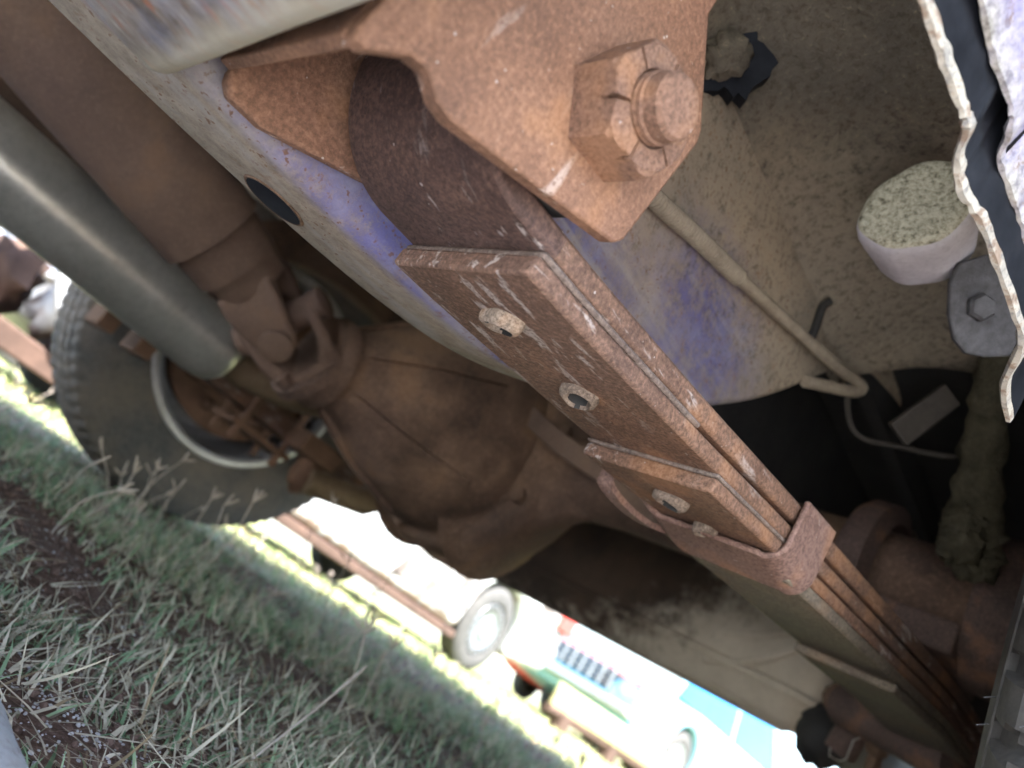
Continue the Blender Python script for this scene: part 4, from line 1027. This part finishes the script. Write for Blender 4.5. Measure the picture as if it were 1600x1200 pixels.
def tufts(nt, per, r0, r1, spread, power, lmin, lmax, wmin, wmax, thr, radius, dry=.25, nm='grass', warm=None):
    x, y = scatter(nt, r0, r1, spread, power); k = (cover(x, y) > RNG.random(nt)*thr) & ~inside_kerb(x, y) & ~tyre_zone(x, y)
    x, y = x[k], y[k]; N = len(x)*per
    X = np.repeat(x, per)+RNG.normal(size=N)*radius; Y = np.repeat(y, per)+RNG.normal(size=N)*radius
    kk = ~inside_kerb(X, Y); X, Y = X[kk], Y[kk]; N = len(X)
    az = RNG.random(N)*2*math.pi; D = np.stack([np.cos(az), np.sin(az)], 1)
    ln = RNG.uniform(lmin, lmax, N); wd = RNG.uniform(wmin, wmax, N); bend = RNG.uniform(.1, 2.3, N)
    g = RNG.random((N, 1)); pat = vnoise(X, Y, 6)[:, None]
    green = np.array([.11, .21, .11])*(1-g)+np.array([.29, .41, .23])*g
    straw = np.array([.56, .50, .38])*(.7+.5*RNG.random((N, 1)))
    isdry = (RNG.random((N, 1)) < dry+.35*(pat-.5)); t = np.where(isdry, straw, green)
    if warm is not None: t = t*np.array(warm)
    B = np.stack([X, Y, gh(X, Y)-.001], 1)
    return strips(nm, B, D, ln, wd, bend, t, BM)
tufts(3000, 9, .20, 1.0, 1.0, 1.1, .008, .026, .0012, .0030, 1.0, .012, .48)
tufts(5200, 8, .8, 2.6, .95, 1.0, .012, .036, .0018, .0034, .9, .018, .36, 'grass')
tufts(6500, 7, 2.2, 9.0, .9, 1.3, .025, .055, .004, .008, .8, .04, .35, 'grass', (1.15, 1.05, .72))
# dry runners and straw lying over the turf
def straw_layer(n, r0, r1, lmin, lmax, wmin, wmax, thr=.7):
    x, y = scatter(n, r0, r1, 1.0, 1.0); k = (cover(x, y)+.35 > RNG.random(n)*thr) & ~inside_kerb(x, y); x, y = x[k], y[k]; N = len(x)
    az = RNG.random(N)*2*math.pi; D = np.stack([np.cos(az), np.sin(az)], 1)
    t = np.array([.52, .46, .35])*RNG.uniform(.55, 1.25, (N, 1)); t = np.where(RNG.random((N, 1)) < .3, np.array([[.27, .20, .12]]), t)
    B = np.stack([x, y, gh(x, y)+RNG.uniform(.001, .016, N)], 1)
    strips('dry_straw', B, D, RNG.uniform(lmin, lmax, N), RNG.uniform(wmin, wmax, N), RNG.uniform(-.3, .8, N), t, SM, 4, RNG.uniform(-.1, .8, N))
straw_layer(5600, .2, .95, .015, .05, .0009, .0020); straw_layer(3200, .9, 2.6, .02, .06, .0012, .0022)
# standing seed heads with splayed fingers, and long dry stalks
def stalks():
    g = G()
    def stalk(b, tip, fingers, r0=.0008, fl=.022):
        b = np.asarray(b, float); tip = np.asarray(tip, float); mid = (b+tip)/2+np.array([RNG.normal()*.006, RNG.normal()*.006, .004])
        g.tube(smoothpath([b, mid, tip], 4), [r0]*9, 5)
        dirv = tip-mid; dirv /= np.linalg.norm(dirv)
        for k in range(fingers):
            d = dirv*.8+RNG.normal(size=3)*.42; d[2] = abs(d[2])*.8+.15; d /= np.linalg.norm(d)
            e = tip+d*fl*RNG.uniform(.7, 1.2); g.tube([tip, (tip+e)/2, e], [r0*.8, r0*1.9, r0*1.2], 5)
    for px, py, d in ((245, 735, .95), (285, 720, .98), (330, 780, .9), (350, 790, .85), (395, 785, .85), (520, 790, 1.1), (215, 800, .8), (545, 880, 1.1), (610, 900, 1.2), (580, 930, 1.2)):
        t = RD(px, py, d); b = t+np.array([RNG.normal()*.012, RNG.normal()*.012, 0]); b[2] = 0; stalk(b, t, 3, .0007, .018)
    for _ in range(170):
        x, y = scatter(1, .7, 3.4, .8); x, y = x[0], y[0]
        if inside_kerb(x, y) or tyre_zone(x, y): continue
        h = RNG.uniform(.035, .075); stalk((x, y, -.002), (x+RNG.normal()*.02, y+RNG.normal()*.02, h), int(RNG.integers(2, 5)), .0007, .018)
    # the long stalk lying across the lower foreground
    A, B = RZ(395, 1185, .008), RD(574, 1040, .50); P = smoothpath([A, (A+B)/2+np.array([0, 0, -.002]), B], 8)
    g.tube(P, [.0007]*6+[.0008]*5+[.0011]*5+[.0004], 6, wob=.3)
    me_ = g.build('seed_stalks', simple('dry_stalk', (.32, .26, .21), (.50, .43, .37), 90, .8), smooth=True, ang=80); tag(me_, kind='stuff')
stalks()
# pale grit on the bare soil
def grit(n, name, cx, cy, sx, sy, r0, r1, mat):
    ico = bmesh.new(); bmesh.ops.create_icosphere(ico, subdivisions=1, radius=1); iv = np.array([v.co[:] for v in ico.verts]); jf = [[v.index for v in f.verts] for f in ico.faces]; ico.free()
    V = []; Fc = []
    for i in range(n):
        x = cx+RNG.normal()*sx; y = cy+RNG.normal()*sy
        if inside_kerb(x, y): continue
        r = RNG.uniform(r0, r1)*(1 if RNG.random() < .85 else 1.7); q = iv*(1+.25*(RNG.random((len(iv), 1))-.5))*r*np.array([1, RNG.uniform(.6, 1), RNG.uniform(.5, .9)])
        th = RNG.random()*6.28; c_, s_ = math.cos(th), math.sin(th); q = np.stack([q[:, 0]*c_-q[:, 1]*s_, q[:, 0]*s_+q[:, 1]*c_, q[:, 2]], 1)+np.array([x, y, float(gh(x, y))+r*.3])
        b = len(V); V += q.tolist(); Fc += [tuple(k+b for k in f) for f in jf]
    o = mk(name, V, Fc, mat, smooth=True, ang=30); tag(o, kind='stuff')
GR = simple('pale_grit', (.30, .28, .27), (.52, .50, .49), 300, .8); GD = simple('red_grit', (.08, .045, .032), (.20, .13, .10), 300, .9)
grit(420, 'gravel', -.33, .185, .05, .022, .0004, .0010, GR)
grit(900, 'gravel', -.55, .25, .20, .06, .0004, .0009, GR)
grit(1500, 'soil_crumbs', -.55, .24, .25, .07, .0008, .0026, GD)
